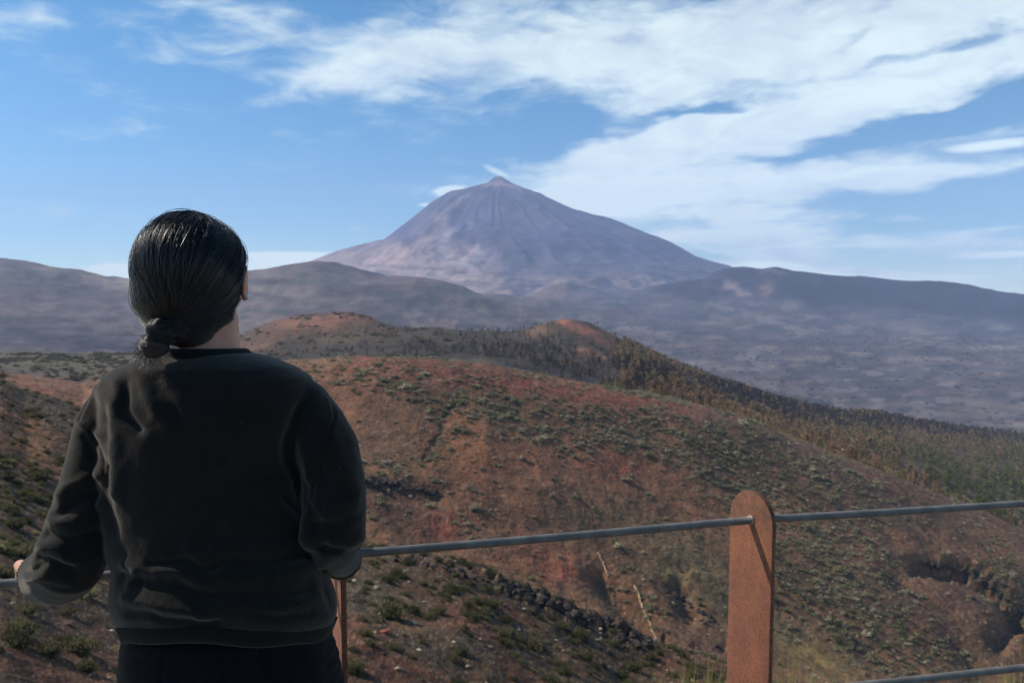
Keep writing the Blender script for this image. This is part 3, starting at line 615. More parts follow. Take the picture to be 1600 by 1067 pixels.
def dens_main(px, py, D):
    w = (fbm2(px / 30, py / 13, 4, 301) - .5); wx = px + w * 70; wy = py + (fbm2(px / 44, py / 20, 3, 305) - .5) * 44
    g = lambda *a: gb(wx, wy, *a)
    d = .035 + .75 * g(650, 600, 110, 24, 10) + .8 * g(760, 645, 90, 22, 18) + .95 * g(930, 675, 150, 26, 12) + 1.0 * g(1110, 705, 150, 36, 18) + .9 * g(1190, 770, 110, 40, 30) + .6 * g(1290, 830, 110, 60, 38)
    d += .55 * g(1240, 900, 100, 60, 40) + .7 * g(1330, 960, 80, 60, 45) + .7 * g(1420, 1010, 90, 30, 30) + .35 * g(1330, 760, 90, 20, 28) + .45 * g(1560, 900, 60, 50, 30) + .5 * g(700, 680, 14, 50, 20)
    d += .3 * g(740, 770, 22, 60, 0) + .45 * g(610, 725, 60, 14, 5) + .35 * g(540, 600, 60, 16, 0) + .5 * g(600, 770, 50, 8, 6) + .4 * g(1000, 935, 20, 50, -30) + .5 * g(1150, 960, 60, 12, 25)
    crest = np.abs(py - np.interp(px, c3[:, 0], c3[:, 1])); d += .75 * np.exp(-(crest / 5) ** 2) * smooth(780, 830, px) * (1 - smooth(1150, 1200, px))
    d *= 1 - .85 * g(900, 605, 150, 9, 12) - .8 * g(1080, 645, 90, 8, 14) - .8 * g(580, 670, 60, 36, 0) - .7 * g(1260, 1020, 90, 18, 22) - .8 * g(1500, 960, 60, 50, 50) - .5 * g(1470, 850, 80, 18, 18)
    cl = smooth(.40, .58, fbm2(px / 17, py / 8, 3, 303)); 
    return np.clip(d * (.12 + 1.25 * cl), 0, 1)
x, y, z, px, py = scatter(100000, 236, 600, dens_main, seed=5)
k = seen(x, y, z, 1.2) & (px > -60) & (px < 1660) & (py < 1110); x, y, z, px, py = [a[k] for a in (x, y, z, px, py)]
n = len(x); rr = np.random.default_rng(8)
sc0 = rr.lognormal(-.18, .42, n) * .95; tint = fbm2(x / 30, y / 30, 3, 9) + rr.normal(0, .12, n)
ca, cb, cc_ = lin(154, 144, 113), lin(122, 119, 85), lin(176, 164, 134)
tt = np.clip(tint * 2 - .5, 0, 1)[:, None]; cols = ca * (1 - tt) + cb * tt; pale = (rr.random(n) < .18)[:, None]; cols = np.where(pale, cc_, cols); 
MAIN = dict(x=x, y=y, z=z, px=px, py=py, s=sc0, c=cols)
def dens_near(px, py, D):
    w = (fbm2(px / 40, py / 22, 4, 311) - .5); wx = px + w * 60; wy = py + (fbm2(px / 44, py / 20, 3, 315) - .5) * 40
    g = lambda *a: gb(wx, wy, *a)
    d = .07 + .95 * g(700, 930, 90, 22, 30) + .9 * g(640, 870, 70, 12, 12) + .9 * g(800, 985, 110, 26, 32) + .7 * g(600, 925, 40, 26, 30) + .5 * g(930, 1010, 90, 16, 28) + .5 * g(680, 1040, 130, 30, 15) + .25 * g(1050, 1045, 110, 20, 15)
    d += .9 * g(20, 740, 70, 55, 20) + .7 * g(70, 820, 60, 60, 20) + .6 * g(20, 880, 60, 60) + .3 * g(100, 1000, 100, 50) + .5 * g(90, 670, 60, 24, 30) + .25 * g(300, 900, 200, 100)
    cl = smooth(.42, .56, fbm2(px / 22, py / 13, 3, 313)); return np.clip(d * (.15 + .95 * cl), 0, 1)
x, y, z, px, py = scatter(13000, 26, 165, dens_near, seed=6)
k = seen(x, y, z, .8) & (px > -120) & (px < 1720) & (py < 1160); x, y, z, px, py = [a[k] for a in (x, y, z, px, py)]
n = len(x); sc1 = rr.lognormal(0, .35, n) * .60; tint = rr.random(n)[:, None]
cols = lin(108, 103, 70) * (1 - tint) + lin(134, 122, 92) * tint; pale = (rr.random(n) < .16)[:, None]; cols = np.where(pale, lin(164, 152, 112), cols); dk = (rr.random(n) < .3)[:, None]; cols = np.where(dk, lin(86, 84, 60), cols)
NEAR = dict(x=x, y=y, z=z, px=px, py=py, s=sc1, c=cols)
print('shrubs main', len(MAIN['x']), 'near', len(NEAR['x']))
# the 300 shrubs that show largest stand alone, all others are one object
inF = (NEAR['px'] > 4) & (NEAR['px'] < 1596) & (NEAR['py'] > 560) & (NEAR['py'] < 1075) & ~((NEAR['px'] > 120) & (NEAR['px'] < 548)) & ~((NEAR['px'] > 1140) & (NEAR['px'] < 1206))
app = np.where(inF & seen(NEAR['x'], NEAR['y'], NEAR['z'], .5), NEAR['s'] / NEAR['y'], 0); order = np.argsort(-app)[:300]
solo = np.zeros(len(app), bool); solo[order[app[order] > 0]] = True
near_meshes = {}
tone_names = ['dusty green', 'straw pale', 'dark green']
tones = [lin(112, 106, 74), lin(156, 142, 108), lin(88, 86, 60)]
for k, (v, f, t) in enumerate(near_shrub):
    for q, tc in enumerate(tones):
        near_meshes[(k, q)] = np_mesh('shrub', v, f, False, t[:, None] * tc[None])
        near_meshes[(k, q)].materials.append(LEAF)
def zone(px, py):
    if px < 135: return 'left slope beyond the elbow', 'left slope'
    if py < 905: return 'near crest just under the handrail', 'near crest'
    if px < 700: return 'slope right of the post by the person', 'near slope by the post'
    if px < 900: return 'near slope midway between the two rusty posts', 'near slope midway'
    return 'stony slope left of the tall post', 'stony near slope'
for i in np.nonzero(solo)[0]:
    lum = NEAR['c'][i].sum(); q = 1 if lum > .85 else (2 if lum < .24 else 0); k = i % len(near_shrub)
    o = bpy.data.objects.new('shrub', near_meshes[(k, q)]); C.objects.link(o)
    o.location = (NEAR['x'][i], NEAR['y'][i], NEAR['z'][i] - .08); s = float(NEAR['s'][i]); o.scale = (s, s, s * rr.uniform(.8, 1.15)); o.rotation_euler = (0, 0, rr.uniform(0, 6.28))
    zn = zone(NEAR['px'][i], NEAR['py'][i]); tag(o, '%s low rounded shrub on the %s' % (tone_names[q], zn[0]), 'shrub', '%s shrubs on the %s' % (tone_names[q], zn[1]))
rest = ~solo; kk = rr.integers(0, len(near_shrub), rest.sum()); s_ = NEAR['s'][rest]
a = merge(near_shrub, kk, NEAR['x'][rest], NEAR['y'][rest], NEAR['z'][rest] - .08, np.stack([s_, s_, s_], 1), rr.uniform(0, 6.28, rest.sum()), NEAR['c'][rest])
n = len(MAIN['x']); s_ = MAIN['s']; b_ = merge(far_shrub, rr.integers(0, 6, n), MAIN['x'], MAIN['y'], MAIN['z'] - .15, np.stack([s_ * 1.1, s_ * 1.1, s_], 1), rr.uniform(0, 6.28, n), MAIN['c'])
def dens_left(px, py, D): return np.clip((.15 + .85 * smooth(.45, .6, fbm2(px / 40, py / 6, 3, 551))) * (1 - smooth(300, 420, px)) + .35 * (px > 340) * (px < 700) * smooth(.45, .6, fbm2(px / 30, py / 9, 3, 553)), 0, 1)
x, y, z, px, py = scatter(9000, 620, 1250, dens_left, -.75, -.08, seed=17); k = seen(x, y, z, 1.5); x, y, z = x[k], y[k], z[k]; n = len(x); s_ = rr.lognormal(.2, .4, n) * 1.3
e_ = merge(far_shrub, rr.integers(0, 6, n), x, y, z - .2, np.stack([s_ * 1.1, s_ * 1.1, s_], 1), rr.uniform(0, 6.28, n), (lin(112, 104, 78) * (1 - (q_ := rr.random(n)[:, None])) + lin(88, 80, 66) * q_))
v = np.concatenate([a[0], b_[0], e_[0]]); f = np.concatenate([a[1], b_[1] + len(a[0]), e_[1] + len(a[0]) + len(b_[0])]); c = np.concatenate([a[2], b_[2], e_[2]])
tag(link_mesh('shrubs', np_mesh('shrubs', v, f, False, c), LEAF), 'countless grey-green broom shrubs dotting the red hillsides', 'shrubs', kind='stuff')

# ------------------------------------------------------------------ pines
def pine_shape(r, n, leaf):
    parts = []; rc = r.uniform(.13, .19)
    for q in range(n):
        h = r.uniform(.16, 1.0); w = rc * (1 - .72 * ((h - .16) / .84) ** 1.3) * r.uniform(.45, 1.15); a = r.uniform(0, 6.28)
        c = np.array([w * math.cos(a), w * math.sin(a), h]); d = np.array([math.cos(a), math.sin(a), r.uniform(.1, 1.0)]); d /= np.linalg.norm(d); s = np.cross(d, r.normal(0, 1, 3)); s /= np.linalg.norm(s); L = leaf * r.uniform(.7, 1.4)
        parts.append((np.array([c - s * L * .5 - d * L * .3, c + s * L * .5 - d * L * .3, c + d * L]), np.array([[0, 1, 2]]), np.full(3, r.uniform(.65, 1.3))))
    return join(parts)
pr = np.random.default_rng(21)
pine_far = [join([pine_shape(pr, 26, .13), stick((0, 0, -.03), (0, 0, .85), .02, .006, 3, .5)]) for _ in range(8)]
pine_crown = [pine_shape(pr, 110, .075) for _ in range(6)]
trunk_arr = stick((0, 0, -.04), (0, 0, .93), .022, .004, 6)
def dens_pine(px, py, D):
    wx = px + (fbm2(px / 26, py / 12, 3, 401) - .5) * 50; wy = py + (fbm2(px / 30, py / 14, 3, 403) - .5) * 20
    d = .9 * smooth(930, 1000, wx) + .85 * gb(wx, wy, 900, 575, 110, 30, 12) + .6 * gb(wx, wy, 740, 545, 130, 14, 0) + .3 * gb(wx, wy, 450, 545, 150, 12) + .25 * gb(wx, wy, 620, 518, 40, 6)
    d *= 1 - .97 * gb(wx, wy, 910, 510, 60, 10, 22) - .9 * gb(wx, wy, 918, 551, 16, 6); d *= .45 + .55 * smooth(.35, .55, fbm2(px / 22, py / 9, 3, 405))
    return np.clip(d, 0, 1)
x, y, z, px, py = scatter(24000, 575, 1800, dens_pine, -.4, .74, seed=9)
k = seen(x, y, z, 9.0) & (px > 330) & (px < 1640); x, y, z, px, py = [a[k] for a in (x, y, z, px, py)]
n = len(x); hh = rr.uniform(7, 12.5, n) * np.where(px < 960, .62, 1.0) * np.where(px < 700, .7, 1.0); q = rr.random(n)
dark_pines = np.clip(gb(px, py, 880, 575, 150, 40, 12) + gb(px, py, 1180, 625, 130, 14, 16) * 1.2 + gb(px, py, 1450, 668, 220, 12, 6) * 1.3 + (px < 900) * .7, 0, 1)  # where a larger share of the pines is dark
grn = np.clip(gb(px, py, 1480, 745, 90, 26, 20) * 1.1 + gb(px, py, 1590, 730, 60, 40) * .6 + gb(px, py, 1560, 790, 60, 30) * .9 + .03, 0, 1)
kind = np.where(q < dark_pines * .85, 2, np.where(rr.random(n) < grn, 1, 0))
base = np.stack([lin(154, 124, 90), lin(112, 112, 64), lin(78, 68, 66)])
cols = base[kind] * rr.uniform(.75, 1.25, n)[:, None]; ol = (kind == 0) & (rr.random(n) < .4); cols[ol] = lin(136, 122, 82) * rr.uniform(.8, 1.2, ol.sum())[:, None]
print('pines', n)
vis = seen(x, y, z, 4.0) & (px > 960) & (px < 1596); app = np.where(vis, hh / y, 0) * np.where((px > 1138) & (px < 1208), 0, 1); order = np.argsort(-app)[:300]; solo = np.zeros(n, bool); solo[order] = True
kcol = [lin(154, 124, 90), lin(112, 112, 64), lin(82, 72, 68)]; kname = ['rust-brown scorched', 'green', 'dark']
PM = {}
for k, (v, f, t) in enumerate(pine_crown):
    for q in range(3):
        PM[(k, q)] = np_mesh('crown', v, f, False, t[:, None] * kcol[q][None]); PM[(k, q)].materials.append(LEAF)
TRUNK = np_mesh('trunk', trunk_arr[0], trunk_arr[1], True); TRUNK.materials.append(BARK)
for i in np.nonzero(solo)[0]:
    root = empty('pine_tree', (x[i], y[i], z[i])); h = float(hh[i]); wq = h * float(rr.uniform(1.0, 1.7)); root.scale = (wq, wq, h); root.rotation_euler = (rr.normal(0, .03), rr.normal(0, .03), rr.uniform(0, 6.28))
    q = int(kind[i]); cr = bpy.data.objects.new('crown', PM[(i % 6, q)]); C.objects.link(cr); cr.parent = root
    tr = bpy.data.objects.new('trunk', TRUNK); C.objects.link(tr); tr.parent = root
    zn = 'lower edge of the wood at the far right' if px[i] > 1400 else ('ridge wood above the red hill crest' if px[i] < 1250 else 'wood behind the shrubby hill')
    tag(root, '%s slender pine in the %s' % (kname[q], zn), 'pine tree', '%s pines in the %s' % (kname[q], zn))
m = ~solo; kk = rr.integers(0, 8, m.sum())
v, f, c = merge(pine_far, kk, x[m], y[m], z[m], np.stack([hh[m]] * 3, 1) * np.stack([(wq := rr.uniform(.9, 1.7, m.sum())), wq, np.ones(m.sum())], 1), rr.uniform(0, 6.28, m.sum()), cols[m])
tag(link_mesh('pine_wood', np_mesh('pine_wood', v, f, False, c), LEAF), 'wood of brown and green pines behind the red hill', 'wood', kind='stuff')
# far plain: dots of scrub and trees
def dens_plain(px, py, D): return np.clip(.25 + .8 * smooth(.5, .65, fbm2(px / 60, py / 8, 3, 501)), 0, 1) * smooth(900, 960, px)
x, y, z, px, py = scatter(2200, 1900, 5200, dens_plain, .06, .74, seed=12); n = len(x)
v, f, c = merge(far_shrub, rr.integers(0, 6, n), x, y, z - .5, np.stack([rr.uniform(4, 9, n)] * 2 + [rr.uniform(4, 8, n)], 1), rr.uniform(0, 6.28, n), lin(112, 108, 110)[None] * rr.uniform(.7, 1.3, n)[:, None])
tag(link_mesh('distant_scrub', np_mesh('distant_scrub', v, f, False, c), LEAF), 'dark scrub speckling the lava plain below the volcano', 'scrub', kind='stuff')

# ------------------------------------------------------------------ rocks
def rock_arr(r, sub=2, rough=.32, flatz=.75):
    bm = bmesh.new(); bmesh.ops.create_icosphere(bm, subdivisions=sub, radius=1.0); v = np.array([p.co[:] for p in bm.verts]); f = np.array([[q.index for q in p.verts] for p in bm.faces]); bm.free()
    o = r.uniform(0, 50, 3); d = noise3(v[:, 0] * 1.3 + o[0], v[:, 1] * 1.3 + o[1], v[:, 2] * 1.3 + o[2], 7) - .5; e = noise3(v[:, 0] * 3.3 + o[0], v[:, 1] * 3.3, v[:, 2] * 3.3 + o[2], 8) - .5
    cuts = r.normal(0, 1, (5, 3)); cuts /= np.linalg.norm(cuts, axis=1)[:, None]; v = v * (1 + rough * 2 * d + rough * .8 * e)[:, None]
    for cc in cuts: 
        h = v @ cc; k = h > .62; v[k] -= (h[k] - .62)[:, None] * cc
    v[:, 2] *= flatz; return v, f, r.uniform(.85, 1.15, len(v))
rk = np.random.default_rng(31); rocks_hi = [rock_arr(rk, 2) for _ in range(6)]; rocks_lo = [rock_arr(rk, 1, .3) for _ in range(6)]
def dens_stone(px, py, D): return np.clip(.25 + .9 * gb(px, py, 1010, 1020, 160, 26, 20) + .5 * gb(px, py, 760, 905, 120, 20, 20) + .3 * gb(px, py, 80, 760, 90, 90), 0, 1)
x, y, z, px, py = scatter(5200, 26, 150, dens_stone, seed=14); k = seen(x, y, z, .3); x, y, z, px, py = [a[k] for a in (x, y, z, px, py)]; n = len(x)
s_ = rr.lognormal(0, .5, n) * .16; tq = rr.random(n)[:, None]; cl = np.where(tq < .25, lin(176, 158, 132), np.where(tq < .6, lin(120, 100, 84), lin(78, 64, 58)))
a = merge(rocks_lo, rr.integers(0, 6, n), x, y, z, np.stack([s_ * 1.2, s_, s_], 1), rr.uniform(0, 6.28, n), cl)
def dens_st2(px, py, D): return np.clip(.08 + .9 * gb(px, py, 1560, 960, 60, 40, 40) + .6 * gb(px, py, 1480, 900, 80, 16, 20) + .4 * gb(px, py, 1060, 960, 90, 40, 30) + .5 * gb(px, py, 620, 770, 60, 14), 0, 1)
x, y, z, px, py = scatter(7000, 236, 520, dens_st2, seed=15); k = seen(x, y, z, .5); x, y, z = x[k], y[k], z[k]; n = len(x); s_ = rr.lognormal(0, .4, n) * .42; tq = rr.random(n)[:, None]; cl = np.where(tq < .35, lin(172, 148, 124), np.where(tq < .7, lin(112, 92, 78), lin(70, 58, 54)))
b_ = merge(rocks_lo, rr.integers(0, 6, n), x, y, z, np.stack([s_ * 1.2, s_, s_], 1), rr.uniform(0, 6.28, n), cl)
tag(link_mesh('loose_stones', np_mesh('loose_stones', np.concatenate([a[0], b_[0]]), np.concatenate([a[1], b_[1] + len(a[0])]), False, np.concatenate([a[2], b_[2]])), ROCKM), 'pale and brown stones strewn over the slopes', 'stones', kind='stuff')
RM = []; RL = []
for v, f, t in rocks_hi:
    m1 = np_mesh('lava_rock', v, f, False, t[:, None] * lin(66, 58, 54)[None]); m1.materials.append(ROCKM); RM.append(m1)
    m2 = np_mesh('boulder', v, f, False, t[:, None] * lin(150, 128, 106)[None]); m2.materials.append(ROCKM); RL.append(m2)
def put_rocks(path, n, s0, s1, meshes, name, label, group, jit, seed):
    r = np.random.default_rng(seed)
    for i in range(n):
        t = (i + r.random()) / n * (len(path) - 1); k = min(int(t), len(path) - 2); u = t - k
        qx = path[k][0] * (1 - u) + path[k + 1][0] * u + r.normal(0, jit); qy = path[k][1] * (1 - u) + path[k + 1][1] * u + abs(r.normal(0, jit * .6))
        p = hit(qx, qy); s = r.uniform(s0, s1); o = bpy.data.objects.new(name, meshes[i % len(meshes)]); C.objects.link(o); o.location = p + Vector((0, 0, s * .2)); o.scale = (s * r.uniform(.8, 1.3), s, s * r.uniform(.8, 1.5)); o.rotation_euler = (r.normal(0, .2), r.normal(0, .2), r.uniform(0, 6.28))
        tag(o, label, 'rock', group)
put_rocks([(800, 918), (850, 935), (890, 955), (940, 975), (1005, 1006)], 34, .3, .8, RM, 'lava_rock', 'jagged black lava rock along the crest of the near slope left of the tall post', 'black lava rocks on the near crest', 7, 41)
put_rocks([(620, 872), (700, 888), (770, 910)], 22, .25, .6, RM, 'lava_rock', 'dark lava rock in the rubble just under the handrail left of centre', 'dark rubble rocks under the handrail', 8, 42)
put_rocks([(1450, 884), (1510, 893), (1560, 925), (1598, 960)], 30, .8, 2.0, RM, 'lava_rock', 'black rock in the dark cut bank at the far right edge', 'black rocks of the cut bank', 4, 43)
put_rocks([(1040, 925), (1080, 945), (1110, 975)], 16, .7, 1.5, RM, 'lava_rock', 'dark rock in the ravine just left of the tall rusty post', 'dark ravine rocks', 7, 44)
put_rocks([(560, 752), (620, 758), (680, 772)], 20, .7, 1.6, RM, 'lava_rock', 'dark rock of the outcrop right of the person\'s sleeve', 'dark outcrop rocks on the red hill', 4, 45)
for (qx, qy, s, lab) in [(938, 985, .34, 'round pale boulder lit up on the near crest beside a snag'), (880, 1018, .22, 'small white boulder low on the near slope'), (902, 992, .3, 'pale boulder left of the round pale one'), (974, 1000, .26, 'pale stone at the foot of the charred snag'), (1025, 1003, .4, 'grey boulder at the lower end of the pale dyke'),
                         (589, 920, .42, 'bright pale boulder in the shrubs right of the person\'s hip'), (693, 962, .26, 'pale pinkish boulder in the middle of the near slope'), (594, 962, .2, 'small pale stone right of the rusty post beside the person'), (788, 945, .25, 'pale boulder among shrubs under the handrail'), (622, 1048, .3, 'flat pale boulder at the bottom beside the person'), (730, 1046, .25, 'pinkish boulder on a shrub low in the near slope')]:
    p = hit(qx, qy); o = bpy.data.objects.new('boulder', RL[int(qx) % 6]); C.objects.link(o); o.location = p + Vector((0, 0, s * .4)); o.scale = (s * 1.1, s, s); o.rotation_euler = (.1, .2, qx); tag(o, lab, 'boulder')
for (qx, qy, s) in [(603, 990, .45)]:
    v, f, t = rocks_hi[2]; me = np_mesh('boulder', v, f, False, t[:, None] * lin(176, 104, 80)[None]); me.materials.append(ROCKM); o = link_mesh('boulder', me, ROCKM); o.location = hit(qx, qy) + Vector((0, 0, .15)); o.scale = (s * 1.4, s, s * .8); tag(o, 'orange-red boulder on the slope right of the rusty post by the person', 'boulder')

# pale winding dykes on the far bank of the ravine
def dyke(path, w0, name, label):
    pts = []
    for (a, b), (c, d) in zip(path[:-1], path[1:]):
        for q in range(10): u = q / 10; pts.append(hit(a * (1 - u) + c * u + random.uniform(-1, 1), b * (1 - u) + d * u, 200))
    v = []; f = []; k = 8
    for i, p in enumerate(pts):
        w = w0 * random.uniform(.75, 1.25) * (1 - .35 * i / len(pts)); a = pts[min(i + 1, len(pts) - 1)] - pts[max(i - 1, 0)]; a = a.normalized() if a.length > 1e-4 else Vector((0, 1, 0)); s = a.cross(Vector((0, 0, 1))).normalized(); n = s.cross(a)
        for j in range(k): t = 2 * math.pi * j / k; rr_ = w * random.uniform(.8, 1.2); v.append(p + s * math.cos(t) * rr_ + n * math.sin(t) * rr_ * 1.3)
    for i in range(len(pts) - 1):
        for j in range(k): f.append((i * k + j, i * k + (j + 1) % k, (i + 1) * k + (j + 1) % k, (i + 1) * k + j))
    me = np_mesh(name, np.array([q[:] for q in v]), np.array(f), False, np.tile(lin(176, 148, 112), (len(v), 1))); tag(link_mesh(name, me, ROCKM), label, 'rock dyke')
dyke([(990, 916), (998, 930), (1003, 948), (1010, 962), (1017, 980), (1022, 992), (1028, 1003)], .42, 'rock_dyke', 'pale winding rock dyke running down the ravine left of the tall post')
dyke([(935, 865), (942, 880), (948, 896), (950, 904)], .36, 'rock_dyke', 'short pale rock dyke just below the handrail above the ravine')

# snags and stems on the near crest
def snag(qx, qy, h, col, name, label, cat, stems=1, twigs=5, seed=1, thick=.09):
    r = np.random.default_rng(seed); parts = []
    for s in range(stems):
        ox, oy = (r.normal(0, .12, 2) if s else (0, 0)); hh_ = h * (1 if s == 0 else r.uniform(.55, .95)); pt = np.array([ox, oy, -.2]); 
        for q in range(5):
            nx = pt + np.array([r.normal(0, .03), r.normal(0, .03), (hh_ + .2) / 5]); parts.append(stick(pt, nx, thick * (1 - q * .17), thick * (1 - (q + 1) * .17), 7)); pt = nx
        for q in range(twigs): zz = r.uniform(.35, .95) * hh_; a = r.uniform(0, 6.28); L = r.uniform(.12, .3) * h; parts.append(stick((ox, oy, zz), (ox + math.cos(a) * L, oy + math.sin(a) * L, zz + L * r.uniform(.2, .9)), .025, .008, 4))
    v, f, t = join(parts); me = np_mesh(name, v, f, True, t[:, None] * np.asarray(col)[None]); o = link_mesh(name, me, ROCKM); o.location = hit(qx, qy); tag(o, label, cat)
snag(823, 905, 3.6, lin(98, 112, 70), 'stem_plant', 'tall green upright stems on the near crest just below the handrail', 'plant', 4, 0, 2, .14)
snag(915, 962, 3.6, lin(46, 38, 36), 'dead_tree', 'charred leaning snag standing over the ravine, leftmost of the snags', 'dead tree', 1, 6, 3, .10)
snag(978, 998, 3.4, lin(60, 44, 38), 'dead_tree', 'charred stump-like snag beside the lower end of the pale dyke', 'dead tree', 2, 4, 4, .13)
snag(950, 985, 1.6, lin(120, 124, 58), 'stem_plant', 'small yellow-green upright plant between the two snags', 'plant', 6, 0, 5, .07)
snag(972, 955, 1.8, lin(120, 70, 46), 'stem_plant', 'rust-coloured dry plant above the charred stump', 'plant', 6, 3, 6, .06)
print('veg done')
# ------------------------------------------------------------------ railing
def steel_mat():
    m, t, b = new_mat('painted_steel'); v = objc(t); n = t.noise(v, 25, 5); n2 = t.noise(v, 160, 3)
    t.l(t.mix(t.remap(n, .4, .65), lin(104, 99, 90), lin(126, 120, 110)), b.inputs['Base Color']); t.l(t.remap(n2, .3, .7, .28, .45), b.inputs['Roughness']); b.inputs['Metallic'].default_value = .05; b.inputs['Specular IOR Level'].default_value = .35
    bump(t, b, n2, .12, .001); return m
def rust_mat():
    m, t, b = new_mat('weathering_steel'); v = objc(t); n = t.noise(v, 9, 6, .65); n2 = t.noise(v, 55, 6, .75); n3 = t.noise(v, 330, 3, .7)
    mp = t.n('ShaderNodeMapping'); mp.inputs['Scale'].default_value = (14, 14, 1.4); t.l(v, mp.inputs[0]); run = t.noise(mp.outputs[0], 1.6, 5, .6)
    mp.inputs['Scale'].default_value = (7, 7, 2.2); fine = t.noise(v, 210, 4, .8)
    c = t.mix(t.remap(n, .35, .65), lin(132, 80, 58), lin(108, 66, 52)); c = t.mix(t.remap(run, .45, .7, 0, .45), c, lin(170, 104, 62)); c = t.mix(t.remap(n2, .5, .75, 0, .5), c, lin(100, 64, 54)); c = t.mix(t.remap(fine, .48, .64, 0, .8), c, lin(84, 52, 44)); c = t.mix(t.remap(fine, .5, .36, 0, .35), c, lin(156, 100, 72))
    sp = t.n('ShaderNodeSeparateXYZ'); t.l(v, sp.inputs[0]); top = t.math('MULTIPLY', t.remap(sp.outputs[2], 1.00, 1.08), t.remap(n2, .38, .58)); c = t.mix(t.math('MULTIPLY', top, .85), c, lin(92, 64, 44))
    t.l(c, b.inputs['Base Color']); t.l(t.remap(n2, .3, .7, .55, .85), b.inputs['Roughness']); b.inputs['Specular IOR Level'].default_value = .35; bump(t, b, t.math('ADD', n2, t.math('MULTIPLY', n3, .6)), .35, .002); return m
STEEL = steel_mat(); RUST = rust_mat(); 
WELD = simple_mat('weld_metal', lin(190, 176, 168), lin(120, 80, 64), 90, .35, .5, .002, metallic=.7)
rail_root = empty('railing', (0, 0, 0)); tag(rail_root, 'grey steel handrail on rusty round-topped flat posts at the viewpoint edge', 'railing')
A1 = at_z(523, 867.0, -RAIL_DROP); A2 = at_z(1176, 812.0, -RAIL_DROP); dmid = (A2 - A1).normalized()
A3p = at_z(1600, 785.8, -RAIL_DROP); dr = (A3p - A2).normalized(); span = (A2 - A1).length
A0 = A1 - dmid * span; A3 = A2 + dr * span * 1.0; A4 = A2 + dr * span * 2.0
print('post spacing', span, 'A1', A1, 'A2', A2)
LOW = float(ray(1600, 1043)[1]) * A3p.y          # height of the lower rail
def tube_mesh(name, pts, rad, k=20, cap=True):
    v = []; f = []
    for i, p in enumerate(pts):
        a = (pts[min(i + 1, len(pts) - 1)] - pts[max(i - 1, 0)]).normalized(); s = a.cross(Vector((0, 0, 1))).normalized(); n = s.cross(a); R = rad if not hasattr(rad, '__len__') else rad[i]
        for j in range(k): t = 2 * math.pi * j / k; v.append(p + (s * math.cos(t) + n * math.sin(t)) * R)
    for i in range(len(pts) - 1):
        for j in range(k): f.append((i * k + j, i * k + (j + 1) % k, (i + 1) * k + (j + 1) % k, (i + 1) * k + j))
    if cap: f.append(tuple(range(k))); f.append(tuple((len(pts) - 1) * k + j for j in reversed(range(k))))
    me = bpy.data.meshes.new(name); me.from_pydata([q[:] for q in v], [], f); me.polygons.foreach_set('use_smooth', [len(p.vertices) == 4 for p in me.polygons]); me.update(); return me
RR = 0.0092
def rail_bay(P, Q, z):
    P = Vector((P.x, P.y, z)); Q = Vector((Q.x, Q.y, z)); n = 12
    pts = [P.lerp(Q, i / n) + Vector((0, 0, -.0022 * math.sin(math.pi * i / n))) for i in range(n + 1)]
    link_mesh('rail', tube_mesh('rail', pts, RR), STEEL, rail_root)
for P, Q in ((A0, A1), (A1, A2), (A2, A3), (A3, A4)):
    rail_bay(P, Q, -RAIL_DROP); rail_bay(P, Q, LOW)
